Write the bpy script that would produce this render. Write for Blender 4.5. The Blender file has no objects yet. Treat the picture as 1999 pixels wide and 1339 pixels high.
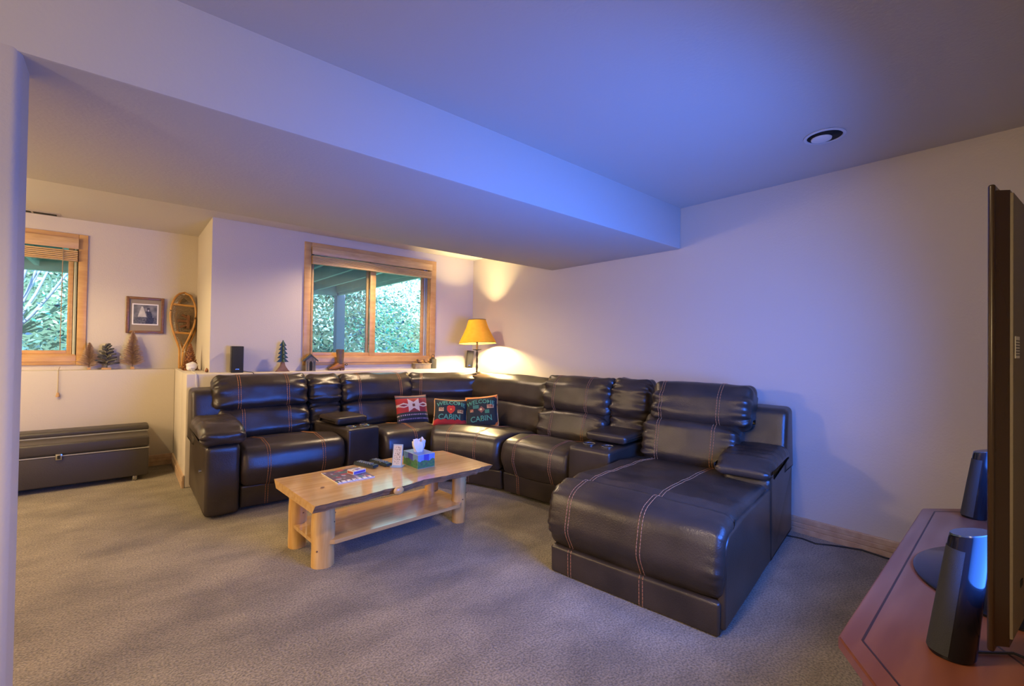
import bpy, bmesh, math, random
from mathutils import Vector, Matrix, noise
random.seed(7)
SC = bpy.context.scene
COL = SC.collection
R = math.radians

# ------------------------------------------------------------------ camera
cam_data = bpy.data.cameras.new('camera'); cam = bpy.data.objects.new('camera', cam_data); COL.objects.link(cam)
cam_data.sensor_width = 36.0; cam_data.lens = 885.0949 / 1999 * 36.0; cam_data.clip_start = 0.02; cam_data.clip_end = 200
YAW, PITCH, ROLL = R(40.714), R(0.6854), R(0.8329)
_F = Vector((math.sin(YAW)*math.cos(PITCH), math.cos(YAW)*math.cos(PITCH), math.sin(PITCH)))
_R = Vector((math.cos(YAW), -math.sin(YAW), 0)); _U = _R.cross(_F)
_r2 = _R*math.cos(ROLL) + _U*math.sin(ROLL); _u2 = -_R*math.sin(ROLL) + _U*math.cos(ROLL)
cam.matrix_world = Matrix(((_r2.x, _u2.x, -_F.x, 0), (_r2.y, _u2.y, -_F.y, 0), (_r2.z, _u2.z, -_F.z, 1.2366), (0, 0, 0, 1)))
SC.camera = cam

# ------------------------------------------------------------------ world, sun, exposure
W = bpy.data.worlds.new('world'); SC.world = W; W.use_nodes = True
bgn = W.node_tree.nodes['Background']; bgn.inputs[0].default_value = (0.36, 0.80, 1.0, 1); bgn.inputs[1].default_value = 5.5
def light(name, kind, loc, energy, color, size=None, target=None, sizey=None):
    d = bpy.data.lights.new(name, kind); d.energy = energy; d.color = color
    o = bpy.data.objects.new(name, d); COL.objects.link(o); o.location = loc
    if kind == 'AREA':
        d.size = size
        if sizey: d.shape = 'RECTANGLE'; d.size_y = sizey
        else: d.shape = 'DISK'
    elif kind in ('POINT', 'SPOT'): d.shadow_soft_size = size
    elif kind == 'SUN': d.angle = size
    if target is not None:
        o.rotation_euler = (Vector(target) - Vector(loc)).to_track_quat('-Z', 'Y').to_euler()
    return o
light('sun', 'SUN', (0, -10, 20), 25.0, (0.72, 0.98, 1.0), R(1.0), (5.5, 12, 0))
# ceiling fixtures and lamps beside and behind the camera, plus one added fill spot
def spot(name, loc, energy, color, cone, target, blend=0.4, size=0.06):
    o = light(name, 'SPOT', loc, energy, color, size, target); o.data.spot_size = R(cone); o.data.spot_blend = blend; return o
spot('alcove_can_light', (-0.95, 4.40, 2.39), 175, (1.0, 0.76, 0.40), 150, (-0.8, 4.40, 0))
spot('bay_can_light', (2.10, 4.35, 2.39), 190, (1.0, 0.72, 0.44), 150, (1.95, 4.15, 0), 0.5)
light('alcove_lamp', 'POINT', (-1.7, 5.25, 1.85), 40, (1.0, 0.74, 0.36), 0.10)
light('side_room_lamp', 'POINT', (-2.3, 3.7, 1.75), 165, (1.0, 0.71, 0.40), 0.12)
spot('rear_fill_spot', (0.25, 0.75, 2.42), 230, (1.0, 0.74, 0.46), 125, (0.55, 1.0, 0), 0.8, 0.10)  # added warm fill for the foreground floor, no known fixture
TVR = R(-5.5); TVC = Vector((1.205 + 0.685*math.cos(TVR), 0.062 + 0.685*math.sin(TVR), 0.601))
tvl = light('television_glow', 'AREA', (TVC.x - 0.004*math.sin(TVR), TVC.y + 0.006, 1.13), 104, (0.045, 0.19, 1.0), 1.28, (TVC.x - 5*math.sin(TVR), TVC.y + 5*math.cos(TVR), 1.13), 0.76); tvl.data.spread = R(136)
light('hall_lamp', 'POINT', (-2.3, 0.2, 1.75), 105, (1.0, 0.78, 0.42), 0.15)
SC.view_settings.view_transform = 'Standard'; SC.view_settings.look = 'None'
SC.view_settings.exposure = -0.45; SC.view_settings.gamma = 1.0; SC.view_settings.use_curve_mapping = False

# ------------------------------------------------------------------ materials
def nt(name):
    m = bpy.data.materials.new(name); m.use_nodes = True
    return m, m.node_tree, m.node_tree.nodes['Principled BSDF']
def mat(name, col, rough=0.5, metal=0.0, col2=None, nscale=8.0, bump=0.0, bscale=60.0, coat=0.0, spec=0.5, detail=4.0, stretch=None, bdist=0.01, trans=0.0):
    m, t, p = nt(name); L = t.links
    p.inputs['Base Color'].default_value = (*col, 1); p.inputs['Roughness'].default_value = rough
    p.inputs['Metallic'].default_value = metal; p.inputs['Specular IOR Level'].default_value = spec
    p.inputs['Coat Weight'].default_value = coat; p.inputs['Coat Roughness'].default_value = 0.12
    tc = t.nodes.new('ShaderNodeTexCoord'); mp = t.nodes.new('ShaderNodeMapping'); L.new(tc.outputs['Object'], mp.inputs[0])
    if stretch: mp.inputs['Scale'].default_value = stretch
    if col2:
        n = t.nodes.new('ShaderNodeTexNoise'); n.inputs['Scale'].default_value = nscale; n.inputs['Detail'].default_value = detail
        r = t.nodes.new('ShaderNodeValToRGB'); L.new(mp.outputs[0], n.inputs['Vector']); L.new(n.outputs['Fac'], r.inputs[0])
        r.color_ramp.elements[0].position = 0.35; r.color_ramp.elements[0].color = (*col, 1)
        r.color_ramp.elements[1].position = 0.65; r.color_ramp.elements[1].color = (*col2, 1)
        L.new(r.outputs[0], p.inputs['Base Color'])
    if bump:
        n2 = t.nodes.new('ShaderNodeTexNoise'); n2.inputs['Scale'].default_value = bscale; n2.inputs['Detail'].default_value = 3
        b = t.nodes.new('ShaderNodeBump'); b.inputs['Strength'].default_value = bump; b.inputs['Distance'].default_value = bdist
        L.new(mp.outputs[0], n2.inputs['Vector']); L.new(n2.outputs['Fac'], b.inputs['Height']); L.new(b.outputs[0], p.inputs['Normal'])
    if trans: p.inputs['Transmission Weight'].default_value = trans
    return m
def emit(name, col, strength):
    m, t, p = nt(name); p.inputs['Base Color'].default_value = (0.01, 0.01, 0.01, 1)
    p.inputs['Emission Color'].default_value = (*col, 1); p.inputs['Emission Strength'].default_value = strength
    return m
def vmat(name, rough=0.8, bump=0.0, bscale=300):
    m, t, p = nt(name); a = t.nodes.new('ShaderNodeVertexColor'); a.layer_name = 'Col'
    t.links.new(a.outputs[0], p.inputs['Base Color']); p.inputs['Roughness'].default_value = rough
    if bump:
        n2 = t.nodes.new('ShaderNodeTexNoise'); n2.inputs['Scale'].default_value = bscale
        b = t.nodes.new('ShaderNodeBump'); b.inputs['Strength'].default_value = bump; b.inputs['Distance'].default_value = 0.004
        t.links.new(n2.outputs['Fac'], b.inputs['Height']); t.links.new(b.outputs[0], p.inputs['Normal'])
    return m
M = {}
M['wall'] = mat('wall_paint', (0.58, 0.52, 0.445), 0.85, bump=0.25, bscale=90, bdist=0.004)
M['ceil'] = mat('ceiling_paint', (0.57, 0.53, 0.475), 0.9, bump=0.2, bscale=70, bdist=0.004)
# carpet: mottled brushed pile
def carpet():
    m, t, p = nt('carpet'); L = t.links; p.inputs['Roughness'].default_value = 0.95; p.inputs['Specular IOR Level'].default_value = 0.1
    p.inputs['Sheen Weight'].default_value = 0.25; p.inputs['Sheen Roughness'].default_value = 0.5
    tc = t.nodes.new('ShaderNodeTexCoord')
    mp = t.nodes.new('ShaderNodeMapping'); mp.inputs['Rotation'].default_value = (0, 0, R(38)); mp.inputs['Scale'].default_value = (1.0, 1.7, 1); L.new(tc.outputs['Object'], mp.inputs[0])
    n1 = t.nodes.new('ShaderNodeTexNoise'); n1.inputs['Scale'].default_value = 2.3; n1.inputs['Detail'].default_value = 8; n1.inputs['Roughness'].default_value = 0.6; n1.inputs['Distortion'].default_value = 0.15; L.new(mp.outputs[0], n1.inputs['Vector'])
    r1 = t.nodes.new('ShaderNodeValToRGB'); e = r1.color_ramp.elements
    e[0].position = 0.34; e[0].color = (0.165, 0.135, 0.090, 1); e[1].position = 0.68; e[1].color = (0.315, 0.262, 0.182, 1); L.new(n1.outputs['Fac'], r1.inputs[0])
    n2 = t.nodes.new('ShaderNodeTexNoise'); n2.inputs['Scale'].default_value = 115; n2.inputs['Detail'].default_value = 3; L.new(tc.outputs['Object'], n2.inputs['Vector'])
    mx = t.nodes.new('ShaderNodeMixRGB'); mx.blend_type = 'MULTIPLY'; mx.inputs[0].default_value = 0.85
    r2 = t.nodes.new('ShaderNodeValToRGB'); r2.color_ramp.elements[0].position = 0.36; r2.color_ramp.elements[0].color = (0.42, 0.42, 0.42, 1); r2.color_ramp.elements[1].position = 0.62; r2.color_ramp.elements[1].color = (1.2, 1.18, 1.12, 1)
    L.new(n2.outputs['Fac'], r2.inputs[0]); L.new(r1.outputs[0], mx.inputs[1]); L.new(r2.outputs[0], mx.inputs[2]); L.new(mx.outputs[0], p.inputs['Base Color'])
    b = t.nodes.new('ShaderNodeBump'); b.inputs['Strength'].default_value = 0.7; b.inputs['Distance'].default_value = 0.012; L.new(n2.outputs['Fac'], b.inputs['Height']); L.new(b.outputs[0], p.inputs['Normal'])
    return m
M['carpet'] = carpet()
M['leather'] = mat('leather', (0.028, 0.020, 0.014), 0.31, col2=(0.047, 0.034, 0.024), nscale=5, bump=0.35, bscale=160, bdist=0.003, spec=0.55)
M['leather_dark'] = mat('leather_dark', (0.010, 0.008, 0.007), 0.6)
M['stitch'] = mat('stitch_thread', (0.46, 0.20, 0.085), 0.8, spec=0.2)
M['chrome'] = mat('chrome', (0.55, 0.56, 0.58), 0.18, 1.0)
M['black'] = mat('black_plastic', (0.012, 0.012, 0.013), 0.35)
M['gloss_black'] = mat('gloss_black', (0.008, 0.008, 0.010), 0.12, spec=0.3)
M['grille'] = mat('speaker_grille', (0.018, 0.018, 0.019), 0.75, bump=0.6, bscale=700, bdist=0.002)
M['pine'] = mat('pine_varnish', (0.62, 0.40, 0.19), 0.28, col2=(0.50, 0.29, 0.12), nscale=3.0, stretch=(1.2, 9, 9), coat=0.25)
M['pine_top'] = mat('pine_table_top', (0.66, 0.41, 0.16), 0.09, col2=(0.56, 0.32, 0.11), nscale=3.5, stretch=(1.0, 10, 10), coat=0.6)
M['bark'] = mat('live_edge_bark', (0.46, 0.26, 0.12), 0.5, col2=(0.24, 0.12, 0.055), nscale=9, stretch=(1, 6, 6), bump=0.6, bscale=30)
M['log'] = mat('peeled_log', (0.78, 0.50, 0.19), 0.35, col2=(0.62, 0.34, 0.10), nscale=4, stretch=(7, 7, 0.9), coat=0.15)
M['knot'] = mat('wood_knot', (0.16, 0.07, 0.03), 0.5)
M['trimwood'] = mat('window_trim_wood', (0.62, 0.37, 0.14), 0.4, col2=(0.53, 0.29, 0.10), nscale=3, stretch=(2, 8, 8))
M['blindwood'] = mat('blind_wood', (0.66, 0.44, 0.20), 0.45, col2=(0.55, 0.34, 0.14), nscale=4, stretch=(1.5, 10, 10))
M['baseboard'] = mat('baseboard_wood', (0.52, 0.37, 0.24), 0.45, col2=(0.44, 0.29, 0.18), nscale=3, stretch=(6, 6, 6))
M['sash'] = mat('aluminium_clad_sash', (0.30, 0.32, 0.34), 0.4)
M['vinyl'] = mat('sash_vinyl', (0.62, 0.62, 0.60), 0.45)
M['cherry'] = mat('cherry_wood', (0.20, 0.068, 0.030), 0.30, col2=(0.15, 0.045, 0.020), nscale=3, stretch=(1.2, 9, 9), detail=1.5)
M['cherry_dark'] = mat('cherry_groove', (0.03, 0.010, 0.006), 0.4)
M['tvback'] = mat('tv_back_plastic', (0.15, 0.12, 0.088), 0.55, bump=0.3, bscale=400, bdist=0.002)
M['tvbrown'] = mat('tv_bezel_brown', (0.028, 0.013, 0.006), 0.25)
M['paper'] = mat('label_paper', (0.70, 0.68, 0.62), 0.7)
M['ink'] = mat('label_ink', (0.09, 0.09, 0.085), 0.8)
M['iron'] = mat('wrought_iron', (0.030, 0.020, 0.014), 0.5, bump=0.4, bscale=90)
M['bench'] = mat('bench_vinyl', (0.050, 0.042, 0.037), 0.42, bump=0.3, bscale=120, bdist=0.003)
M['bench_trim'] = mat('bench_piping', (0.34, 0.33, 0.31), 0.4)
M['frame'] = mat('picture_frame_wood', (0.22, 0.105, 0.045), 0.35, col2=(0.16, 0.07, 0.03), nscale=6, stretch=(3, 3, 12))
M['matboard'] = mat('mat_board', (0.27, 0.22, 0.17), 0.85)
M['snow'] = mat('bent_ash_wood', (0.55, 0.29, 0.075), 0.35, col2=(0.42, 0.20, 0.05), nscale=10)
M['rawhide'] = mat('rawhide_lacing', (0.24, 0.17, 0.10), 0.6)
M['binding'] = mat('leather_binding', (0.15, 0.06, 0.022), 0.5)
M['bristle_tan'] = mat('tan_bristles', (0.72, 0.53, 0.33), 0.8, col2=(0.52, 0.36, 0.21), nscale=30)
M['bristle_dark'] = mat('dark_green_needles', (0.060, 0.065, 0.055), 0.7, col2=(0.15, 0.135, 0.11), nscale=20)
M['woodblock'] = mat('plain_wood_block', (0.52, 0.30, 0.12), 0.6)
M['potpourri'] = mat('cone_scales', (0.30, 0.105, 0.030), 0.55, col2=(0.13, 0.045, 0.018), nscale=25)
M['white_box'] = mat('white_plastic', (0.72, 0.70, 0.64), 0.5)
M['treegreen'] = mat('green_painted_tin', (0.030, 0.085, 0.055), 0.5, col2=(0.05, 0.06, 0.03), nscale=25)
M['rust'] = mat('rusty_tin', (0.26, 0.13, 0.055), 0.6, col2=(0.17, 0.08, 0.03), nscale=20)
M['birdhouse'] = mat('weathered_wood', (0.34, 0.27, 0.17), 0.75, col2=(0.19, 0.14, 0.09), nscale=14, stretch=(8, 8, 1))
M['roofgreen'] = mat('birdhouse_roof', (0.07, 0.085, 0.070), 0.7)
M['boot'] = mat('boot_leather', (0.34, 0.135, 0.035), 0.4, col2=(0.20, 0.07, 0.02), nscale=16)
M['boot_shaft'] = mat('boot_shaft', (0.12, 0.085, 0.055), 0.55, col2=(0.22, 0.11, 0.04), nscale=14)
M['planter'] = mat('carved_box', (0.16, 0.13, 0.105), 0.6, col2=(0.26, 0.19, 0.13), nscale=20)
M['darkglass'] = mat('dark_bottle', (0.035, 0.035, 0.032), 0.35)
M['remote'] = mat('remote_shell', (0.020, 0.035, 0.042), 0.22, coat=0.3)
M['button'] = mat('remote_button', (0.16, 0.18, 0.19), 0.5)
M['tissue'] = mat('tissue_paper', (0.80, 0.78, 0.78), 0.9)
M['acrylic'] = mat('sign_holder', (0.35, 0.45, 0.47), 0.15)
M['card'] = mat('deck_red', (0.45, 0.10, 0.05), 0.5)
M['deckwhite'] = mat('deck_white', (0.75, 0.73, 0.68), 0.5)
M['deckpurple'] = mat('deck_purple', (0.13, 0.09, 0.38), 0.5)
M['pagewhite'] = mat('page_white', (0.78, 0.76, 0.72), 0.7)
M['print'] = vmat('printed_paper', 0.35)
M['fabric'] = vmat('printed_fabric', 0.9, 0.5, 350)
M['teal'] = mat('teal_felt', (0.10, 0.33, 0.21), 0.9, col2=(0.06, 0.22, 0.15), nscale=60)
M['cream'] = mat('cream_piping', (0.62, 0.38, 0.16), 0.9, col2=(0.70, 0.30, 0.06), nscale=14)
M['gold'] = mat('gold_felt', (0.72, 0.47, 0.16), 0.9)
M['maroon'] = mat('maroon_thread', (0.20, 0.035, 0.02), 0.9)
M['cord'] = mat('cord', (0.45, 0.33, 0.20), 0.8)
M['cable'] = mat('black_cable', (0.012, 0.011, 0.012), 0.5)
M['vent'] = mat('vent_metal', (0.40, 0.36, 0.30), 0.5)
M['dark'] = mat('dark_void', (0.012, 0.011, 0.010), 0.9)
M['lamp_glass'] = mat('frosted_lamp_lens', (0.72, 0.70, 0.66), 0.5)
M['can_white'] = mat('can_trim_white', (0.62, 0.60, 0.58), 0.5)
M['deckjoist'] = mat('deck_joist_grey', (0.50, 0.50, 0.49), 0.8, col2=(0.40, 0.40, 0.39), nscale=3)
M['deckboard'] = mat('deck_underside', (0.30, 0.29, 0.28), 0.9)
M['deckpost'] = mat('deck_post_paint', (0.26, 0.24, 0.40), 0.7)
M['soil'] = mat('bank_soil', (0.10, 0.13, 0.09), 1.0, col2=(0.05, 0.08, 0.06), nscale=1.5)
M['lawn'] = mat('lawn', (0.30, 0.48, 0.30), 1.0, col2=(0.42, 0.60, 0.42), nscale=2)
M['screen'] = emit('tv_screen_blue', (0.04, 0.18, 1.0), 3.0)
M['bulb'] = emit('bulb_glow', (1.0, 0.80, 0.50), 30.0)
def glassmat():
    m = bpy.data.materials.new('window_glass'); m.use_nodes = True; t = m.node_tree; t.nodes.clear()
    o = t.nodes.new('ShaderNodeOutputMaterial'); a = t.nodes.new('ShaderNodeBsdfTransparent'); g = t.nodes.new('ShaderNodeBsdfGlossy'); g.inputs['Roughness'].default_value = 0.02
    a.inputs[0].default_value = (0.93, 0.97, 0.97, 1)
    x = t.nodes.new('ShaderNodeMixShader'); x.inputs[0].default_value = 0.05
    t.links.new(a.outputs[0], x.inputs[1]); t.links.new(g.outputs[0], x.inputs[2]); t.links.new(x.outputs[0], o.inputs[0]); return m
M['glass'] = glassmat()
def screenmesh():
    m = bpy.data.materials.new('insect_screen'); m.use_nodes = True; t = m.node_tree; t.nodes.clear()
    o = t.nodes.new('ShaderNodeOutputMaterial'); a = t.nodes.new('ShaderNodeBsdfTransparent'); g = t.nodes.new('ShaderNodeBsdfDiffuse'); g.inputs[0].default_value = (0.12, 0.13, 0.14, 1)
    x = t.nodes.new('ShaderNodeMixShader'); x.inputs[0].default_value = 0.28
    t.links.new(a.outputs[0], x.inputs[1]); t.links.new(g.outputs[0], x.inputs[2]); t.links.new(x.outputs[0], o.inputs[0]); return m
M['screenmesh'] = screenmesh()
def shademat():
    m = bpy.data.materials.new('amber_parchment_shade'); m.use_nodes = True; t = m.node_tree; t.nodes.clear()
    o = t.nodes.new('ShaderNodeOutputMaterial'); d = t.nodes.new('ShaderNodeBsdfDiffuse'); r = t.nodes.new('ShaderNodeBsdfTranslucent')
    n = t.nodes.new('ShaderNodeTexNoise'); n.inputs['Scale'].default_value = 9; c = t.nodes.new('ShaderNodeValToRGB')
    c.color_ramp.elements[0].color = (0.86, 0.42, 0.03, 1); c.color_ramp.elements[1].color = (0.97, 0.56, 0.06, 1); t.links.new(n.outputs[0], c.inputs[0])
    t.links.new(c.outputs[0], d.inputs[0]); t.links.new(c.outputs[0], r.inputs[0])
    x = t.nodes.new('ShaderNodeMixShader'); x.inputs[0].default_value = 0.10
    t.links.new(d.outputs[0], x.inputs[1]); t.links.new(r.outputs[0], x.inputs[2]); t.links.new(x.outputs[0], o.inputs[0]); return m
M['shade'] = shademat()
def leafmat():
    m, t, p = nt('bank_leaves'); a = t.nodes.new('ShaderNodeVertexColor'); a.layer_name = 'Col'
    t.links.new(a.outputs[0], p.inputs['Base Color']); p.inputs['Roughness'].default_value = 0.6; p.inputs['Specular IOR Level'].default_value = 0.3
    return m
M['leaf'] = leafmat()

# ------------------------------------------------------------------ mesh helpers
def finish(bm, name, material, parent=None, smooth=False, recalc=True, auto=None):
    if recalc: bmesh.ops.recalc_face_normals(bm, faces=bm.faces)
    me = bpy.data.meshes.new(name); bm.to_mesh(me); bm.free()
    if isinstance(material, str): material = M[material]
    me.materials.append(material)
    if smooth:
        for p in me.polygons: p.use_smooth = True
        if auto is not None: me.set_sharp_from_angle(angle=R(auto))
    o = bpy.data.objects.new(name, me); COL.objects.link(o)
    if parent is not None: o.parent = parent
    return o
def tag(o, label, cat=None, group=None, kind=None):
    if label: o['label'] = label
    if cat: o['category'] = cat
    if group: o['group'] = group
    if kind: o['kind'] = kind
    return o
def thing(name, label, cat, loc=(0, 0, 0), rotz=0.0, group=None):
    o = bpy.data.objects.new(name, None); COL.objects.link(o); o.location = loc; o.rotation_euler = (0, 0, rotz); o.empty_display_size = 0.1
    return tag(o, label, cat, group)
def bx(bm, x0, x1, y0, y1, z0, z1, bev=0.0, seg=2, rot=None, piv=None):
    vs = [bm.verts.new((x, y, z)) for x in (x0, x1) for y in (y0, y1) for z in (z0, z1)]
    fs = [bm.faces.new([vs[i] for i in q]) for q in ((0, 1, 3, 2), (4, 6, 7, 5), (0, 4, 5, 1), (2, 3, 7, 6), (0, 2, 6, 4), (1, 5, 7, 3))]
    if bev:
        es = list({e for f in fs for e in f.edges})
        r = bmesh.ops.bevel(bm, geom=es, offset=bev, segments=seg, profile=0.5, affect='EDGES')
        vs = list({v for f in r['faces'] for v in f.verts} | {v for v in vs if v.is_valid})
    if rot is not None:
        bmesh.ops.rotate(bm, verts=vs, cent=piv or Vector(((x0+x1)/2, (y0+y1)/2, (z0+z1)/2)), matrix=rot)
    return vs
def box(name, m, parent, x0, x1, y0, y1, z0, z1, bev=0.0, seg=2, smooth=None, rot=None, piv=None):
    bm = bmesh.new(); bx(bm, x0, x1, y0, y1, z0, z1, bev, seg, rot, piv)
    return finish(bm, name, m, parent, smooth=bool(bev) if smooth is None else smooth, auto=40)
def tube(bm, pts, rad, n=8, closed=False, flat=None):
    pts = [Vector(p) for p in pts]; k = len(pts); rings = []
    up = Vector((0, 0, 1))
    for i, p in enumerate(pts):
        a = pts[(i-1) % k] if (closed or i > 0) else p; b = pts[(i+1) % k] if (closed or i < k-1) else p
        d = (b - a)
        if d.length < 1e-9: d = Vector((0, 0, 1))
        d.normalize()
        s = d.cross(up)
        if s.length < 0.05: s = d.cross(Vector((1, 0, 0)))
        s.normalize(); t = s.cross(d)
        r = rad[i] if isinstance(rad, (list, tuple)) else rad
        f = flat or 1.0
        rings.append([bm.verts.new(p + (s*math.cos(2*math.pi*j/n) + t*f*math.sin(2*math.pi*j/n))*r) for j in range(n)])
    for i in range(k if closed else k-1):
        A, B = rings[i], rings[(i+1) % k]
        for j in range(n): bm.faces.new((A[j], A[(j+1) % n], B[(j+1) % n], B[j]))
    if not closed: bm.faces.new(rings[0]); bm.faces.new(rings[-1])
def lathe(bm, prof, n=24, cx=0, cy=0, caps=True):
    rings = []
    for r, z in prof:
        rings.append([bm.verts.new((cx + r*math.cos(2*math.pi*j/n), cy + r*math.sin(2*math.pi*j/n), z)) for j in range(n)])
    for A, B in zip(rings, rings[1:]):
        for j in range(n): bm.faces.new((A[j], A[(j+1) % n], B[(j+1) % n], B[j]))
    if caps: bm.faces.new(rings[0]); bm.faces.new(rings[-1])
def prism(bm, pts, axis, a, b):
    # pts 2D polygon, extruded along axis from a to b
    def P(u, v, w):
        return {'x': (w, u, v), 'y': (u, w, v), 'z': (u, v, w)}[axis]
    A = [bm.verts.new(P(u, v, a)) for u, v in pts]; B = [bm.verts.new(P(u, v, b)) for u, v in pts]
    n = len(pts)
    bm.faces.new(A); bm.faces.new(B)
    for i in range(n): bm.faces.new((A[i], A[(i+1) % n], B[(i+1) % n], B[i]))
def mk(name, m, parent, fn, smooth=False, auto=None):
    bm = bmesh.new(); fn(bm); return finish(bm, name, m, parent, smooth, auto=auto)
def struct(o): o['kind'] = 'structure'; return o
def wallbox(name, boxes, m='wall', bev=0.0):
    bm = bmesh.new()
    for b in boxes: bx(bm, *b, bev)
    return struct(finish(bm, name, m, smooth=bool(bev), auto=40))

# ------------------------------------------------------------------ room shell
XR, YW, YF, YB, ZB, H, ZBAY, ZL, YLF, XJ, XU, YA, XL, YAL = 3.561, 4.955, 1.973, 3.478, 2.095, 2.44, 2.405, 0.975, 4.768, -0.241, 0.613, 5.98, 0.425, 5.838
XFL, YFR = -3.2, -0.45
wallbox('floor', [(XFL, XR, YFR, YA, -0.08, 0.0)], 'carpet')
wallbox('ceiling', [(XFL-0.2, XR+0.2, YFR-0.2, YF, H, H+0.12), (XFL-0.2, XR+0.2, YB, YW+0.2, ZBAY, ZBAY+0.15), (XFL-0.2, XU+0.2, YW+0.2, YA+0.25, ZBAY, ZBAY+0.15)], 'ceil')
wallbox('ceiling_bulkhead', [(XFL-0.2, XR, YF, YB, ZB, H+0.12)], 'ceil', 0.012)
wallbox('wall_right', [(XR, XR+0.2, YFR-0.2, YW+0.2, -0.08, H+0.12)])
wallbox('wall_front', [(XFL, XR, YFR-0.2, YFR, -0.08, H+0.1)])
wallbox('wall_left', [(XFL-0.2, XFL, YFR-0.2, YA+0.25, -0.08, H+0.1)])
# partition with bull-nosed jamb
def part_wall(bm):
    r = 0.022; pts = [(XFL, YF), (XJ-r, YF)]
    for k in range(1, 7): a = -math.pi/2 + k*math.pi/12; pts.append((XJ-r + r*math.cos(a), YF+r + r*math.sin(a)))
    y2 = YF+0.165
    for k in range(0, 7): a = k*math.pi/12; pts.append((XJ-r + r*math.cos(a), y2-r + r*math.sin(a)))
    pts.append((XFL, y2)); prism(bm, pts, 'z', 0, ZB+0.01)
struct(mk('wall_partition', 'wall', None, part_wall, True, 30))
# window openings
W1 = (1.49, 2.90, 1.10, 2.25); W2 = (-1.75, -0.335, 1.10, 2.22)
def holed(x0, x1, y0, y1, z0, z1, w):
    a, b, c, d = w
    return [(x0, a, y0, y1, z0, z1), (b, x1, y0, y1, z0, z1), (a, b, y0, y1, z0, c), (a, b, y0, y1, d, z1)]
wallbox('wall_back', holed(XU, XR, YW, YW+0.2, ZL-0.02, H, W1) + [(XU, XU+0.2, YW+0.2, YA+0.2, ZL-0.02, H)])
wallbox('wall_back_lower', [(XL, XR, YLF, YW+0.2, 0, ZL), (XL, XU+0.2, YW+0.2, YA+0.2, 0, ZL)], 'wall', 0.012)
wallbox('wall_alcove', holed(XFL, XU, YA, YA+0.2, ZL-0.02, H, W2))
wallbox('wall_alcove_lower', [(XFL, XL, YAL, YA+0.2, 0, ZL)], 'wall', 0.010)
# baseboards: stepped profile of three ribs
BP = [(0, 0), (0.016, 0), (0.016, 0.026), (0.012, 0.029), (0.016, 0.033), (0.016, 0.052), (0.012, 0.055), (0.014, 0.059), (0.012, 0.082), (0.008, 0.088), (0, 0.088)]
BP = [(a, z*1.22) for a, z in BP]
struct(mk('baseboard_right', 'baseboard', None, lambda bm: prism(bm, [(XR-a, z) for a, z in BP], 'y', YFR, YLF)))
struct(mk('baseboard_alcove', 'baseboard', None, lambda bm: prism(bm, [(YAL-a, z) for a, z in BP], 'x', XFL, XL)))
struct(mk('baseboard_return', 'baseboard', None, lambda bm: prism(bm, [(XL-a, z) for a, z in BP], 'y', YLF, YAL)))
struct(mk('baseboard_partition', 'baseboard', None, lambda bm: prism(bm, [(YF-a, z) for a, z in BP], 'x', XFL, XJ-0.025)))

# ------------------------------------------------------------------ windows
def window(name, xa, xb, za, zb, y, x0, x1, z0, z1, mull):
    # casing xa..xb / za..zb outside, opening x0..x1 / z0..z1
    root = thing(name, None, None, ((xa+xb)/2, y, za)); root['kind'] = 'structure'
    ox, oz = (xa+xb)/2, za
    def b(nm, m, a0, a1, b0, b1, c0, c1, bev=0.0, par=root): return box(nm, m, par, a0-ox, a1-ox, b0-y, b1-y, c0-oz, c1-oz, bev)
    t = 0.016
    b('casing', 'trimwood', xa, x0+0.012, y-t, y+0.02, za, zb, 0.004); b('casing', 'trimwood', x1-0.012, xb, y-t, y+0.02, za, zb, 0.004)
    b('casing', 'trimwood', x0+0.012, x1-0.012, y-t-0.002, y+0.02, z1-0.01, zb, 0.004); b('casing', 'trimwood', x0+0.012, x1-0.012, y-t-0.002, y+0.02, za, z0+0.012, 0.004)
    b('apron_bead', 'trimwood', xa, xb, y-t-0.008, y, za+0.03, za+0.042, 0.003)
    # jamb liners
    yo = y+0.17
    b('jamb', 'trimwood', x0, x0+0.02, y, yo, z0, z1); b('jamb', 'trimwood', x1-0.02, x1, y, yo, z0, z1)
    b('jamb', 'trimwood', x0+0.02, x1-0.02, y, yo, z0, z0+0.02); b('jamb', 'trimwood', x0+0.02, x1-0.02, y, yo, z1-0.02, z1)
    for k in range(3): b('track', ('sash', 'vinyl', 'sash')[k], x1-0.034-0.012*k, x1-0.022-0.010*k, y+0.055+0.03*k, y+0.075+0.03*k, z0+0.02, z1-0.02)
    def sash(a0, a1, yy, m, w, scr=False):
        for q in ((a0, a0+w, z0+0.02, z1-0.02), (a1-w, a1, z0+0.02, z1-0.02), (a0+w, a1-w, z0+0.02, z0+0.02+w), (a0+w, a1-w, z1-0.02-w, z1-0.02)):
            b('sash_rail', m, q[0], q[1], yy-0.014, yy+0.014, q[2], q[3], 0.003)
        pane = b('pane', 'glass', a0+w, a1-w, yy-0.002, yy+0.002, z0+0.02+w, z1-0.02-w)
        if scr: b('insect_screen', 'screenmesh', a0+w, a1-w, yy+0.03, yy+0.0305, z0+0.02+w, z1-0.02-w)
    sash(x0+0.02, mull+0.035, y+0.06, 'trimwood', 0.036, True)
    sash(mull-0.045, x1-0.05, y+0.10, 'trimwood', 0.036)
    b('meeting_stile', 'trimwood', mull-0.022, mull+0.045, y+0.03, y+0.05, z0+0.02, z1-0.02, 0.004)
    return root
window('window_1', 1.415, 2.98, 1.03, 2.312, YW, 1.47, 2.915, 1.11, 2.25, 2.165)
window('window_2', -1.83, -0.262, 1.02, 2.262, YA, -1.75, -0.315, 1.10, 2.20, -1.03)

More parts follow.
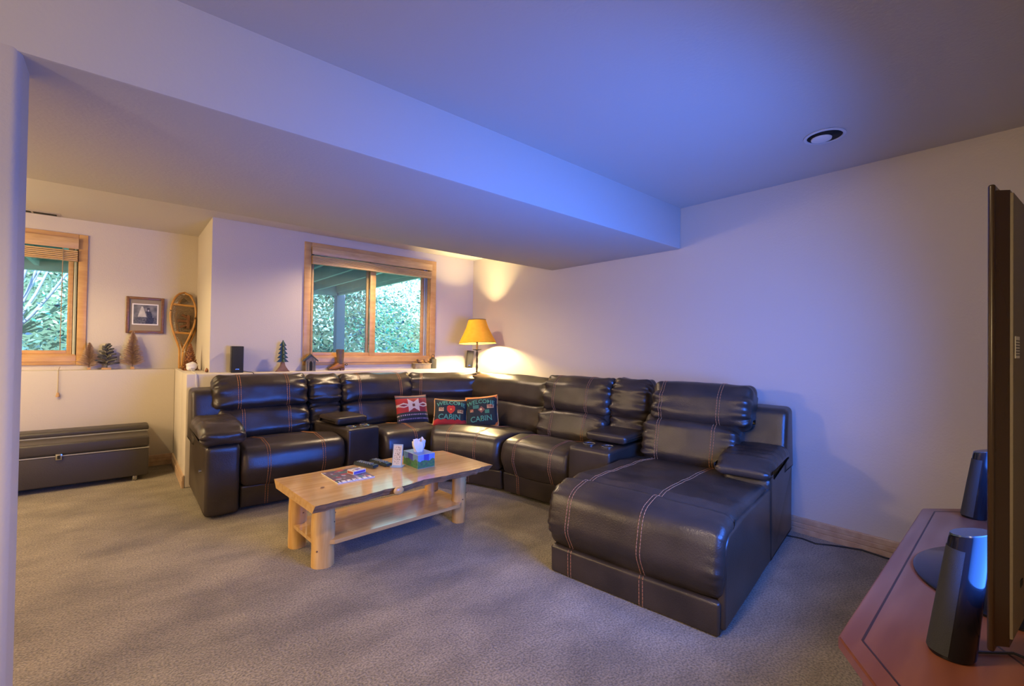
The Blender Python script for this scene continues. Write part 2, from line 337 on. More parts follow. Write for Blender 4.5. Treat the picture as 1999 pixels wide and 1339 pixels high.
def blind(name, label, x0, x1, y, zv0, zv1, zs0, n, cordx=None):
    root = thing(name, label, 'blind', ((x0+x1)/2, y, zs0)); ox = (x0+x1)/2
    L = (x1-x0)/2
    box('valance', 'blindwood', root, -L, L, -0.045, -0.033, zv0-zs0, zv1-zs0, 0.003)
    box('head_rail', 'sash', root, -L+0.01, L-0.01, -0.03, 0.012, zv0-zs0+0.02, zv1-zs0-0.01)
    step = (zv0-0.012-zs0-0.016)/n
    for k in range(n):
        box('slat', 'blindwood', root, -L+0.006+0.001*(k % 2), L-0.006, -0.04, 0.008, 0.017+k*step, 0.017+k*step+step*0.72, 0.001, 1)
    box('bottom_rail', 'blindwood', root, -L+0.005, L-0.005, -0.042, 0.010, 0, 0.015, 0.004)
    if cordx is not None:
        mk('wand', 'cord', root, lambda bm: tube(bm, [(cordx-ox, -0.05, zv0-zs0), (cordx-ox-0.002, -0.055, zs0-zs0-0.55), (cordx-ox-0.003, -0.055, -0.84)], 0.0035, 6), True)
    return root
blind('wooden_blind', 'raised light wooden blind across the top of the two-pane window', 1.478, 2.905, YW-0.005, 2.185, 2.262, 2.088, 5)
bl2 = blind('wooden_blind', 'raised wooden blind with hanging wand on the alcove window', -1.74, -0.325, YA-0.005, 2.115, 2.215, 2.0, 5, -0.43)
pc = thing('blind_pull_cord', 'thin tan pull cord with wooden tassel hanging below the alcove ledge', 'cord', (-0.432, 5.822, 0.74))
mk('string', 'cord', pc, lambda bm: tube(bm, [(0, 0.12, 0.262), (0, 0.03, 0.246), (0, 0.004, 0.236), (0, 0.002, 0.15), (0, 0, 0.03)], 0.0026, 6), True)
mk('tassel', 'woodblock', pc, lambda bm: lathe(bm, [(0.003, 0.036), (0.009, 0.03), (0.010, 0.012), (0.014, 0.006), (0.013, -0.004), (0.004, -0.006)], 12), True, 40)

# ------------------------------------------------------------------ outdoors
def joists():
    root = thing('raised_deck', 'grey timber deck overhead outside the windows, with joists and corner post', 'deck', (0, 8.5, 0.55))
    def b(nm, m, a0, a1, b0, b1, c0, c1): return box(nm, m, root, a0, a1, b0-8.5, b1-8.5, c0-0.55, c1-0.55)
    b('deck_boards', 'deckboard', -5.0, 3.06, 6.3, 8.62, 2.40, 2.44)
    b('deck_boards', 'deckboard', 0.85, 3.06, 5.18, 6.3, 2.40, 2.44)
    x = 3.0
    while x > -4.9:
        b('joist', 'deckjoist', x-0.02, x+0.02, 6.3 if x < 0.85 else 5.18, 8.46, 2.22, 2.40); x -= 0.385
    b('rim_joist', 'deckjoist', 3.02, 3.06, 5.18, 8.6, 2.17, 2.44)
    b('beam', 'deckjoist', -5.0, 3.06, 8.46, 8.60, 2.17, 2.40)
    b('post', 'deckpost', 3.00, 3.15, 8.46, 8.61, 0.55, 2.44)
    b('post', 'deckpost', -1.72, -1.57, 8.46, 8.61, 0.55, 2.17)
joists()
def bank():
    def hz(x, y): return 0.55 + max(0, y-9.0)*0.62 + 0.25*noise.noise(Vector((x*0.5, y*0.5, 0)))
    bm = bmesh.new(); nx, ny = 40, 22; V = [[bm.verts.new((-9+x*0.7, 8.7+y*0.5, hz(-9+x*0.7, 8.7+y*0.5)-0.1)) for x in range(nx)] for y in range(ny)]
    for j in range(ny-1):
        for i in range(nx-1): bm.faces.new((V[j][i], V[j][i+1], V[j+1][i+1], V[j+1][i]))
    struct(finish(bm, 'ground_bank', 'soil', smooth=True))
    wallbox('ground', [(-9, 18.3, 6.22, 9.0, 0.40, 0.55), (0.85, 18.3, 5.2, 6.22, 0.40, 0.55)], 'lawn')
    verts, faces, cols = [], [], []
    rnd = random.Random(3)
    for k in range(60000):
        x = rnd.uniform(-5.5, 15); y = rnd.uniform(9.1, 15.5)
        if x < 0.5 and rnd.random() < 0.35: continue
        cl = noise.noise(Vector((x*0.9, y*0.9, 3)))
        z = hz(x, y) + rnd.random()**1.5*(0.7 + 0.9*max(0, cl))
        s = rnd.uniform(0.014, 0.042)*(1.6 if y > 12 else 1)
        d = Vector((rnd.uniform(-1, 1), rnd.uniform(-1, 1), rnd.uniform(-0.3, 1))).normalized()
        u = d.cross(Vector((rnd.uniform(-1, 1), rnd.uniform(-1, 1), rnd.uniform(-1, 1)))).normalized()
        c = Vector((x, y, z)); i = len(verts)
        verts += [c - d*s*1.6, c + u*s*0.55, c + d*s*1.6, c - u*s*0.55]; faces.append((i, i+1, i+2, i+3))
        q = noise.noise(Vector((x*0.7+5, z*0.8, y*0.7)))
        pale = max(0, min(1, 0.24 + q*1.2 + (0.7 if (5.5 < x < 8.0 and 1.9 < z < 3.6) else 0) + rnd.uniform(-0.45, 0.45)))  # leaves in the boxed region are whitened to stand for overexposed daylight
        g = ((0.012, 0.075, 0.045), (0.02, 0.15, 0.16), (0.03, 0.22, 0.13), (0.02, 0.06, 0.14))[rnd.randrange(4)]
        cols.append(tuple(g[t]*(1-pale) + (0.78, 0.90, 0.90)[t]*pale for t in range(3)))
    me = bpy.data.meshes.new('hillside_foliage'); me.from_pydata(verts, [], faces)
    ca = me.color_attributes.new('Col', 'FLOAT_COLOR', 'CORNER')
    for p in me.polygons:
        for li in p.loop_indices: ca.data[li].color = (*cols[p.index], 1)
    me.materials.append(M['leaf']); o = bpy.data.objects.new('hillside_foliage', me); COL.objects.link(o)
    tag(o, 'sunlit green and pale leaves of shrubs covering the bank outside, one patch painted white as glare', 'foliage', kind='stuff')
    # bare-stemmed tree seen through the alcove window
    t = thing('bare_shrub', 'bare branching shrub on the bank outside the alcove window', 'shrub', (-1.35, 10.4, 1.3))
    rr = random.Random(5)
    for k in range(11):
        a = rr.uniform(-0.9, 0.9); pts = [Vector((0, 0, 0))]
        for s in range(6): pts.append(pts[-1] + Vector((a*0.26 + rr.uniform(-.05, .05), rr.uniform(-.08, .08), 0.34)))
        mk('stem', 'deckpost', t, lambda bm: tube(bm, pts, [0.028-0.0035*i for i in range(7)], 6), True)
bank()

# ------------------------------------------------------------------ ceiling fittings
def can(name, label, x, y):
    root = thing(name, label, 'light', (x, y, H))
    mk('trim_ring', 'can_white', root, lambda bm: lathe(bm, [(0.082, -0.001), (0.098, -0.002), (0.098, -0.006), (0.084, -0.008), (0.082, -0.001)], 40, caps=False), True, 30)
    mk('baffle', 'dark', root, lambda bm: lathe(bm, [(0.084, -0.004), (0.080, -0.002), (0.078, -0.0012)], 40), True)
    mk('lens', 'lamp_glass', root, lambda bm: lathe(bm, [(0.050, -0.003), (0.048, -0.010), (0.030, -0.014), (0.002, -0.015)], 32, 0.018, 0.020), True, 50)
can('recessed_light', 'round recessed ceiling light with dark ring and white lens', 2.93, 0.775)
vr = thing('ceiling_vent', 'slim slotted air vent in the alcove ceiling above the window', 'vent', (-0.62, 5.90, ZBAY))
box('vent_frame', 'vent', vr, -0.19, 0.17, -0.06, 0.06, -0.006, 0.0, 0.002)
for k in range(2): box('slot', 'dark', vr, -0.17+k*0.165, -0.02+k*0.165, -0.035, 0.03, -0.008, -0.005)

# ------------------------------------------------------------------ sectional sofa
def rp(pts, n=6):
    # rounded polygon: (d, z, r)
    out = []; k = len(pts)
    for i in range(k):
        p0, p1, p2 = Vector(pts[i-1][:2]), Vector(pts[i][:2]), Vector(pts[(i+1) % k][:2]); r = pts[i][2]
        a = (p0-p1); b = (p2-p1); la, lb = a.length, b.length; a.normalize(); b.normalize()
        if r <= 0: out.append(p1); continue
        ang = a.angle(b); t = min(r/max(math.tan(ang/2), 1e-4), la*0.49, lb*0.49)
        A = p1 + a*t; B = p1 + b*t
        for q in range(n+1):
            s = q/n; out.append(A*(1-s)**2 + p1*2*s*(1-s) + B*s*s)
    return resample(out, 0.022)
def resample(pts, step):
    out = []; k = len(pts)
    for i in range(k):
        a, b = pts[i], pts[(i+1) % k]; L = (b-a).length
        if L < 1e-6: continue
        m = max(1, int(L/step))
        for q in range(m): out.append(a + (b-a)*q/m)
    return out
def frame_lin(O, U, D):
    return lambda u: (Vector(O) + Vector(U)*u, Vector(D))
class Sweep:
    def __init__(s, fr, prof, u0, u1, r=0.04, bulge=0.0, amp=0.004, gather=0.0, gfreq=16, stitches=(), du=0.035, base=Vector((0, 0, 0)), seed=0.0, gl=0.07, endpull=0.0):
        s.prof = prof; k = len(prof)
        area = sum(prof[i].x*prof[(i+1) % k].y - prof[(i+1) % k].x*prof[i].y for i in range(k)); sg = 1 if area > 0 else -1
        nn = []
        for i in range(k):
            t = (prof[(i+1) % k]-prof[i-1]); n = Vector((t.y, -t.x))*sg; n.normalize(); nn.append(n)
        # smooth the normals
        for _ in range(2): nn = [(nn[i-1]+nn[i]*2+nn[(i+1) % k]).normalized() for i in range(k)]
        per = [0.0]
        for i in range(k): per.append(per[-1] + (prof[(i+1) % k]-prof[i]).length)
        st = []
        Q = 6
        for q in range(Q+1):
            th = q/Q*math.pi/2; st.append((u0 + r*(1-math.cos(th))*1.0, r*(1-math.sin(th))))
        st = [(u0 + r*(1-math.cos(q/Q*math.pi/2)), r*(1-math.sin(q/Q*math.pi/2))) for q in range(Q+1)]
        m = max(2, int((u1-u0-2*r)/du))
        mid = [(u0+r+(u1-u0-2*r)*q/m, 0.0) for q in range(1, m)]
        mid += [(w, 0.0) for w in stitches if u0+r < w < u1-r]
        mid.sort()
        st2 = [(u1 - (a-u0), b) for a, b in reversed(st)]
        st = st + mid + st2
        s.rings = []; s.us = []
        bm = bmesh.new(); rv = []
        cx = sum((p.x for p in prof), 0.0)/k
        for u, ins in st:
            O, D = fr(u); x = (u-u0)/(u1-u0)*2-1
            ring = []
            e = min(u-u0, u1-u)
            for i, p in enumerate(prof):
                off = -ins + bulge*(1-x*x)
                if gather and e < gl*2.5:
                    w = math.exp(-((e-gl*0.3)/gl)**2); off += gather*w*math.sin(per[i]*gfreq*2*math.pi + 3*math.sin(per[i]*9+seed))
                q = p + nn[i]*off
                P = Vector((O.x + D.x*q.x, O.y + D.y*q.x, q.y))
                nz = noise.noise(P*5.0 + Vector((seed, 0, 0)))*amp + noise.noise(P*13.0 + Vector((0, seed, 0)))*amp*0.45
                N = Vector((D.x*nn[i].x, D.y*nn[i].x, nn[i].y))
                P = P + N*nz
                ring.append((P, N))
            s.rings.append(ring); s.us.append(u); rv.append([bm.verts.new(P - base) for P, N in ring])
        for A, B in zip(rv, rv[1:]):
            for i in range(k): bm.faces.new((A[i], A[(i+1) % k], B[(i+1) % k], B[i]))
        bm.faces.new(rv[0]); bm.faces.new(list(reversed(rv[-1])))
        s.bm = bm; s.base = base; s.nn = nn
    def build(s, name, parent, m='leather'):
        return finish(s.bm, name, m, parent, True)
    def stitch(s, u, sel, parent, pair=0.009, dash=0.012, gap=0.004, rad=0.0019):
        i = min(range(len(s.us)), key=lambda q: abs(s.us[q]-u)); ring = s.rings[i]
        U = (s.rings[min(i+1, len(s.rings)-1)][0][0] - s.rings[i-1][0][0]); U.z = 0; U.normalize()
        idx = [j for j in range(len(ring)) if sel(s.prof[j], s.nn[j])]
        # contiguous run
        runs = []; cur = []
        for j in range(2*len(ring)):
            jj = j % len(ring)
            if jj in idx: cur.append(jj)
            else:
                if cur: runs.append(cur)
                cur = []
            if len(cur) >= len(ring): break
        if not runs: return
        run = max(runs, key=len)
        bm = bmesh.new()
        for sd in (-1, 1):
            pts = [ring[j][0] + ring[j][1]*0.0014 + U*pair*sd - s.base for j in run]
            acc = 0.0; seg = []
            P = [pts[0]]
            for a, b in zip(pts, pts[1:]):
                L = (b-a).length; n = max(1, int(L/0.004))
                P += [a + (b-a)*(q+1)/n for q in range(n)]
            st = 0; t = 0.0; on = True; last = P[0]; segp = [P[0]]
            for q in P[1:]:
                t += (q-last).length; last = q
                if on: segp.append(q)
                if on and t >= dash:
                    tube(bm, [segp[0], segp[-1]], rad, 4); on = False; t = 0; segp = []
                elif (not on) and t >= gap: on = True; t = 0; segp = [q]
        finish(bm, 'stitching', 'stitch', parent)
front_top = lambda p, n: n.x < -0.25 or n.y > 0.35

def build_sofa():
    base = Vector((1.9, 3.9, 0))
    S = thing('sectional_sofa', 'large L-shaped dark brown leather sectional sofa with consoles and chaise', 'sofa', base)
    fL = frame_lin((0.455, 3.79), (1, 0), (0, 1))
    a = R(8.5); c, s = math.cos(a), math.sin(a)
    fR = frame_lin((1.972, 0.883), (-s, c), (c, s))
    def sw(fr, prof, u0, u1, name, sts=(), sel=front_top, **k):
        o = Sweep(fr, rp(prof), u0, u1, stitches=sts, base=base, **k); ob = o.build(name, S)
        for u in sts: o.stitch(u, sel, ob)
        return ob
    # --- profiles relative to the seat front plane (d) ---
    def seatprof(f, b=0.62, zt=0.475, zb=0.19, zr=0.44):
        return [(f+0.02, zb, 0.03), (f-0.035, zb+0.12, 0.10), (f-0.01, zt-0.01, 0.10), (f+0.22, zt+0.015, 0.12), (f+b, zr, 0.05), (f+b, zr-0.2, 0.04)]
    def skirt(f, zb=0.03, zt=0.195, t=0.10): return [(f+0.045, zb, 0.01), (f+0.03, zt, 0.02), (f+t+0.1, zt, 0.02), (f+t+0.1, zb, 0.02)]
    def lumbar(b, z0=0.44, z1=0.685):
        return [(b+0.02, z0-0.03, 0.03), (b-0.035, z0+0.06, 0.07), (b+0.02, z1-0.01, 0.06), (b+0.10, z1+0.02, 0.05), (b+0.26, z1, 0.03), (b+0.26, z0-0.03, 0.03)]
    def head(b, z0=0.665, z1=0.965):
        return [(b+0.06, z0+0.005, 0.045), (b-0.015, z0+0.065, 0.07), (b+0.025, z1-0.07, 0.10), (b+0.105, z1, 0.09), (b+0.25, z1-0.02, 0.08), (b+0.29, z0, 0.03)]
    gp = dict(gather=0.016, gfreq=12, r=0.055, amp=0.008)
    # ===== left recliner =====
    bl = 0.60
    sw(fL, [(0.0, 0.02, 0.02), (-0.005, 0.52, 0.05), (0.55, 0.52, 0.05), (0.95, 0.50, 0.03), (0.95, 0.02, 0.02)], 0.0, 0.215, 'arm_body', r=0.03, amp=0.003, bulge=0.004)
    sw(fL, [(-0.05, 0.535, 0.05), (-0.055, 0.60, 0.06), (0.08, 0.665, 0.07), (0.50, 0.675, 0.06), (0.60, 0.60, 0.05), (0.58, 0.52, 0.03), (0.05, 0.505, 0.03)], -0.04, 0.25, 'arm_pillow', r=0.055, amp=0.007, gather=0.006, gfreq=10)
    sw(fL, [(0.62, 0.42, 0.03), (0.70, 0.85, 0.06), (0.93, 0.87, 0.06), (0.96, 0.42, 0.03)], -0.02, 0.24, 'back_wing', r=0.035, amp=0.003)
    sw(fL, seatprof(0.0), 0.222, 0.985, 'seat_cushion', (0.40, 0.80), r=0.045, bulge=0.012, amp=0.004)
    sw(fL, skirt(0.0), 0.225, 0.975, 'footrest_panel', (0.40,), r=0.015, amp=0.002)
    sw(fL, lumbar(bl), 0.16, 0.88, 'lumbar_cushion', (0.34, 0.70), bulge=0.012, **gp)
    sw(fL, head(bl+0.02), 0.125, 0.87, 'headrest_cushion', (0.31, 0.69), bulge=0.014, seed=2.0, **gp)
    # ===== left console (turned slightly towards the chaise) =====
    def console(fr, u0, u1, d0, d1, lidd0, lidd1, zt, cups):
        body = sw(fr, [(d0, 0.03, 0.015), (d0, zt, 0.03), (d1, zt, 0.02), (d1, 0.03, 0.015)], u0, u1, 'console_body', r=0.02, amp=0.0015)
        o = Sweep(fr, rp([(lidd0, zt+0.012, 0.02), (lidd0-0.01, zt+0.075, 0.035), (lidd1, zt+0.085, 0.03), (lidd1, zt+0.01, 0.01)]), u0-0.004, u1+0.004, r=0.035, amp=0.002, base=base)
        lid = o.build('console_lid', S)
        for cu, cd in cups:
            O, D = fr(cu); P = Vector((O.x + D.x*cd, O.y + D.y*cd, zt)) - base
            q = mk('cup_holder', 'chrome', body, lambda bm: lathe(bm, [(0.040, 0.001), (0.047, 0.001), (0.048, 0.006), (0.043, 0.008), (0.040, 0.003)], 28, P.x, P.y, caps=False), True, 40)
            q.location.z = P.z
            q2 = mk('cup_well', 'dark', body, lambda bm: lathe(bm, [(0.041, 0.0025), (0.02, 0.0022), (0.002, 0.002)], 28, P.x, P.y), True); q2.location.z = P.z
    th = R(9)
    fC = frame_lin((1.46, 3.79), (math.cos(th), math.sin(th)), (-math.sin(th), math.cos(th)))
    console(fC, 0.0, 0.305, 0.0, 0.66, 0.20, 0.52, 0.53, ((0.085, 0.11), (0.215, 0.11)))
    sw(fL, lumbar(bl+0.03), 0.885, 1.185, 'lumbar_cushion', (), bulge=0.006, seed=4.0, **gp)
    sw(fL, head(bl+0.04, z1=0.955), 0.875, 1.19, 'headrest_cushion', (), bulge=0.008, seed=5.0, **gp)
    # ===== left armless seat =====
    sw(fL, seatprof(-0.02), 1.325, 1.90, 'seat_cushion', (1.62,), r=0.045, bulge=0.012, amp=0.004, seed=6)
    sw(fL, skirt(-0.02), 1.33, 1.88, 'footrest_panel', (), r=0.015, amp=0.002)
    sw(fL, lumbar(bl+0.02), 1.19, 1.95, 'lumbar_cushion', (1.36,), bulge=0.012, seed=7.0, **gp)
    sw(fL, head(bl+0.03, z1=0.955), 1.185, 1.955, 'headrest_cushion', (1.36, 1.80), bulge=0.012, seed=8.0, gather=0.014, gfreq=13, r=0.055, amp=0.010)
    # ===== corner wedge =====
    P0, P1, P2 = Vector((2.14, 3.60)), Vector((2.32, 3.32)), Vector((2.435, 2.985))
    D0, D1, D2 = Vector((0.55, 0.84)).normalized(), Vector((0.86, 0.51)).normalized(), Vector((c, s))
    Lw = (P1-P0).length + (P2-P1).length
    def fW(u):
        t = max(0, min(1, u/Lw)); O = P0*(1-t)*(1-2*t) + P1*4*t*(1-t) + P2*t*(2*t-1)
        D = (D0*(1-t)**2 + D1*2*t*(1-t) + D2*t*t).normalized(); return O, D
    sw(fW, seatprof(0.0, 0.72, 0.478), 0.0, Lw, 'seat_cushion', (0.17, 0.46), r=0.045, bulge=0.012, amp=0.004, seed=9)
    sw(fW, skirt(0.0), 0.0, Lw, 'footrest_panel', (0.36,), r=0.015, amp=0.002)
    def fline(A, B):
        A, B = Vector(A), Vector(B); U = (B-A).normalized(); D = Vector((-U.y, U.x))
        if D.x + D.y < 0: D = -D
        return (lambda u: (A + U*u, D)), (B-A).length
    fa, La = fline((2.345, 4.44), (3.03, 4.055)); fb, Lb = fline((2.945, 4.20), (2.985, 2.965))
    for fr, L, sd, st in ((fa, La, 10.0, (0.14,)), (fb, Lb, 11.0, ())):
        sw(fr, [(d if d < 0.15 else d*0.72, z, r_) for d, z, r_ in lumbar(0.0, 0.44, 0.69)], 0.0, L, 'lumbar_cushion', st, bulge=0.012, seed=sd, **gp)
        sw(fr, [(d if d < 0.15 else d*0.72, z, r_) for d, z, r_ in head(0.02, z1=0.95 if fr is fa else 0.965)], 0.0, L, 'headrest_cushion', st, bulge=0.012, seed=sd+3, **gp)
    # ===== right armless recliner =====
    fe, be = 0.775, 1.235
    sw(fR, seatprof(fe, 0.50), 1.30, 1.985, 'seat_cushion', (1.46, 1.82), r=0.045, bulge=0.012, amp=0.004, seed=12)
    sw(fR, skirt(fe-0.01), 1.30, 1.985, 'footrest_panel', (1.82,), r=0.015, amp=0.002)
    sw(fR, lumbar(be), 1.27, 1.975, 'lumbar_cushion', (1.46, 1.80), bulge=0.012, seed=13.0, **gp)
    sw(fR, head(be+0.03, z1=0.99), 1.25, 1.94, 'headrest_cushion', (1.46, 1.80), bulge=0.012, seed=14.0, **gp)
    # ===== right console =====
    console(fR, 0.945, 1.285, 0.73, 1.42, 0.97, 1.33, 0.53, ((1.045, 0.885), (1.19, 0.875)))
    sw(fR, lumbar(be+0.05), 0.945, 1.27, 'lumbar_cushion', (), bulge=0.006, seed=15.0, **gp)
    sw(fR, head(be+0.05, z1=0.995), 0.925, 1.27, 'headrest_cushion', (), bulge=0.008, seed=16.0, **gp)
    # ===== chaise =====
    sw(fR, [(0.03, 0.145, 0.03), (-0.035, 0.26, 0.10), (0.0, 0.455, 0.11), (0.16, 0.49, 0.07), (0.205, 0.475, 0.02), (0.205, 0.15, 0.03)], 0.0, 0.925, 'footrest_cushion', (0.37, 0.78), r=0.04, bulge=0.010, amp=0.005, gather=0.006, gfreq=15, seed=17, gl=0.04)
    sw(fR, [(0.20, 0.15, 0.02), (0.20, 0.470, 0.03), (0.28, 0.487, 0.06), (0.80, 0.475, 0.06), (1.10, 0.45, 0.04), (1.10, 0.15, 0.03)], 0.01, 0.925, 'seat_cushion', (0.37, 0.78), sel=lambda p, n: n.y > 0.6, r=0.04, bulge=0.008, amp=0.009, seed=18)
    sw(fR, [(0.0, 0.004, 0.008), (-0.005, 0.15, 0.02), (1.1, 0.15, 0.02), (1.1, 0.004, 0.02)], 0.012, 0.905, 'base_panel', (0.37, 0.78), r=0.015, amp=0.002, seed=19, sel=lambda p, n: n.x < -0.4)
    sw(fR, [(0.02, 0.025, 0.02), (0.03, 0.42, 0.09), (0.3, 0.445, 0.05), (0.95, 0.445, 0.04), (0.95, 0.025, 0.02)], -0.006, 0.03, 'side_panel', (), r=0.012, amp=0.004, seed=20)
    sw(fR, [(0.88, 0.02, 0.02), (0.87, 0.51, 0.05), (1.25, 0.54, 0.05), (1.53, 0.50, 0.03), (1.53, 0.02, 0.02)], -0.012, 0.25, 'arm_body', r=0.03, amp=0.003, bulge=0.004, seed=21)
    sw(fR, [(0.80, 0.505, 0.05), (0.795, 0.555, 0.06), (0.92, 0.615, 0.07), (1.25, 0.645, 0.06), (1.36, 0.60, 0.05), (1.34, 0.52, 0.03), (0.9, 0.495, 0.03)], -0.03, 0.29, 'arm_pillow', r=0.055, amp=0.008, gather=0.007, gfreq=10, seed=22)
    sw(fR, [(1.24, 0.45, 0.03), (1.31, 0.865, 0.06), (1.48, 0.88, 0.06), (1.53, 0.45, 0.03)], -0.02, 0.27, 'back_wing', r=0.035, amp=0.003, seed=23)
    sw(fR, lumbar(1.10, 0.44, 0.73), 0.225, 0.89, 'lumbar_cushion', (0.38, 0.76), bulge=0.012, seed=24.0, **gp)
    sw(fR, head(1.14, 0.71, 1.005), 0.165, 0.845, 'headrest_cushion', (0.36, 0.76), bulge=0.014, seed=25.0, **gp)
    # hidden frame under the seats
    sw(fL, [(0.12, 0.06, 0.01), (0.12, 0.24, 0.01), (0.94, 0.40, 0.01), (0.94, 0.06, 0.01)], 0.2, 1.95, 'seat_frame', r=0.01, amp=0.0).data.materials[0] = M['leather_dark']
    sw(fR, [(fe+0.12, 0.06, 0.01), (fe+0.12, 0.24, 0.01), (1.50, 0.40, 0.01), (1.50, 0.06, 0.01)], 0.94, 1.98, 'seat_frame', r=0.01, amp=0.0).data.materials[0] = M['leather_dark']
    mk('recliner_lever', 'chrome', S, lambda bm: tube(bm, [Vector((0.447, 3.90, 0.33))-base, Vector((0.432, 3.90, 0.33))-base], 0.012, 12), True, 40)
build_sofa()

# ------------------------------------------------------------------ coffee table
def coffee_table():
    root = thing('coffee_table', 'pine log coffee table with live-edge top and lower shelf', 'table', (1.352, 2.77, 0), R(3.5))
    rr = random.Random(2)
    # slab: x -.62..0.60, y -.32..0.32, wavy live edges on both long sides
    def slab(bm):
        n = 40; T = []; Bt = []
        for i in range(n+1):
            x = -0.615 + 1.225*i/n
            f = -0.325 + 0.014*math.sin(x*5+1) + 0.014*noise.noise(Vector((x*7, 0, 0))) + 0.006*noise.noise(Vector((x*25, 0, 4))) + (0.02 if i > n-4 else 0) - 0.012*math.exp(-((x+0.12)/0.05)**2)
            b = 0.315 + 0.012*math.sin(x*4) + 0.008*noise.noise(Vector((x*9, 5, 0))) - (0.05*(1-min(1, (n-i)/5)))
            under = 0.040 + 0.016*noise.noise(Vector((x*9, 9, 0))) + 0.008*noise.noise(Vector((x*28, 2, 0)))
            T.append((bm.verts.new((x, f, 0.42)), bm.verts.new((x, b, 0.42))))
            Bt.append((bm.verts.new((x, f+under, 0.372 + 0.004*noise.noise(Vector((x*10, 3, 3))))), bm.verts.new((x, b-under, 0.372))))
        edge = []
        for i in range(n):
            bm.faces.new((T[i][0], T[i+1][0], T[i+1][1], T[i][1])); bm.faces.new((Bt[i][0], Bt[i][1], Bt[i+1][1], Bt[i+1][0]))
            edge.append(bm.faces.new((T[i][0], Bt[i][0], Bt[i+1][0], T[i+1][0]))); edge.append(bm.faces.new((T[i][1], T[i+1][1], Bt[i+1][1], Bt[i][1])))
        bm.faces.new((T[0][0], T[0][1], Bt[0][1], Bt[0][0])); bm.faces.new((T[n][0], Bt[n][0], Bt[n][1], T[n][1]))
        for f in edge: f.material_index = 1
    top = mk('table_top', 'pine_top', root, slab); top.data.materials.append(M['bark'])
    mk('edge_knot', 'log', top, lambda bm: bmesh.ops.create_uvsphere(bm, u_segments=16, v_segments=10, radius=1, matrix=Matrix.Translation((-0.135, -0.332, 0.400)) @ Matrix.Diagonal((0.034, 0.016, 0.024, 1))), True)
    for (kx, ky) in ((-0.47, -0.06), (-0.46, -0.045)):
        mk('surface_knot', 'knot', top, lambda bm: lathe(bm, [(0.011, 0.4201), (0.010, 0.4206), (0.001, 0.4207)], 14, kx, ky))
    for lx, ly, r in ((-0.475, -0.10, 0.062), (-0.495, 0.245, 0.052), (0.487, -0.10, 0.050), (0.475, 0.225, 0.050)):
        def leg(bm):
            prof = []
            for q in range(9):
                z = q/8*0.378; prof.append((r*(1 + 0.03*math.sin(q*1.3 + lx*9)) * (0.96 if q == 0 else 1), z))
            lathe(bm, [(r*0.9, 0)] + prof, 22, lx, ly)
            for v in bm.verts:
                k = noise.noise(Vector((v.co.x*30, v.co.y*30, v.co.z*4)))*0.004
                d = Vector((v.co.x-lx, v.co.y-ly, 0))
                if d.length > 1e-4: v.co += d.normalized()*k
        lg = mk('leg', 'log', root, leg, True, 50)
        for q in range(3):
            a = rr.uniform(-2.6, -0.4); z = rr.uniform(0.08, 0.3)
            mk('knot', 'knot', lg, lambda bm: bmesh.ops.create_uvsphere(bm, u_segments=10, v_segments=6, radius=1, matrix=Matrix.Translation((lx + r*0.985*math.cos(a), ly + r*0.985*math.sin(a), z)) @ Matrix.Diagonal((0.006, 0.006, 0.004, 1))), True)
    def shelf(bm):
        pts = [(-0.53, -0.10), (-0.44, -0.175), (0.44, -0.175), (0.52, -0.11), (0.52, 0.22), (0.45, 0.29), (-0.45, 0.29), (-0.53, 0.22)]
        prism(bm, pts, 'z', 0.128, 0.150)
    mk('shelf', 'pine_top', root, shelf)
coffee_table()

# printed grid helper: flat sheet (thin box top) with vertex colours
def print_grid(name, parent, fn, o, ux, uy, nx, ny, m='print', nrm=None):
    # o corner, ux, uy edge vectors; fn(s,t) -> rgb
    o, ux, uy = Vector(o), Vector(ux), Vector(uy)
    verts = [o + ux*(i/nx) + uy*(j/ny) for j in range(ny+1) for i in range(nx+1)]
    faces = [(j*(nx+1)+i, j*(nx+1)+i+1, (j+1)*(nx+1)+i+1, (j+1)*(nx+1)+i) for j in range(ny) for i in range(nx)]
    me = bpy.data.meshes.new(name); me.from_pydata([tuple(v) for v in verts], [], faces)
    ca = me.color_attributes.new('Col', 'FLOAT_COLOR', 'CORNER')
    for p in me.polygons:
        j, i = divmod(p.index, nx); c = fn((i+0.5)/nx, (j+0.5)/ny)
        for li in p.loop_indices: ca.data[li].color = (*c, 1)
    me.materials.append(M[m]); ob = bpy.data.objects.new(name, me); COL.objects.link(ob); ob.parent = parent; return ob
def nz(*a): return noise.noise(Vector(a))
TZ = 0.4212
# magazine
mg = thing('magazine', 'magazine with a dark colourful cover lying on the table', 'magazine', (1.095, 2.84, TZ), R(1))
box('pages', 'pagewhite', mg, -0.115, 0.115, -0.140, 0.140, 0, 0.005)
def magc(s, t):
    if t < 0.13 and 0.05 < s < 0.97:
        if math.sin(s*44) > -0.55 and nz(s*20, t*12, 1) > -0.35: return (0.80, 0.78, 0.74)
        return (0.10, 0.07, 0.20)
    v = nz(s*5, t*6, 2); w = nz(s*9, t*9, 7)
    if v > 0.32: return (0.45, 0.06, 0.08)
    if w > 0.35: return (0.40, 0.34, 0.46)
    if v < -0.35: return (0.06, 0.16, 0.17)
    return (0.13 + 0.08*w, 0.08 + 0.04*w, 0.12 + 0.06*v)
print_grid('cover', mg, magc, (-0.115, -0.140, 0.0055), (0.23, 0, 0), (0, 0.28, 0), 60, 64)
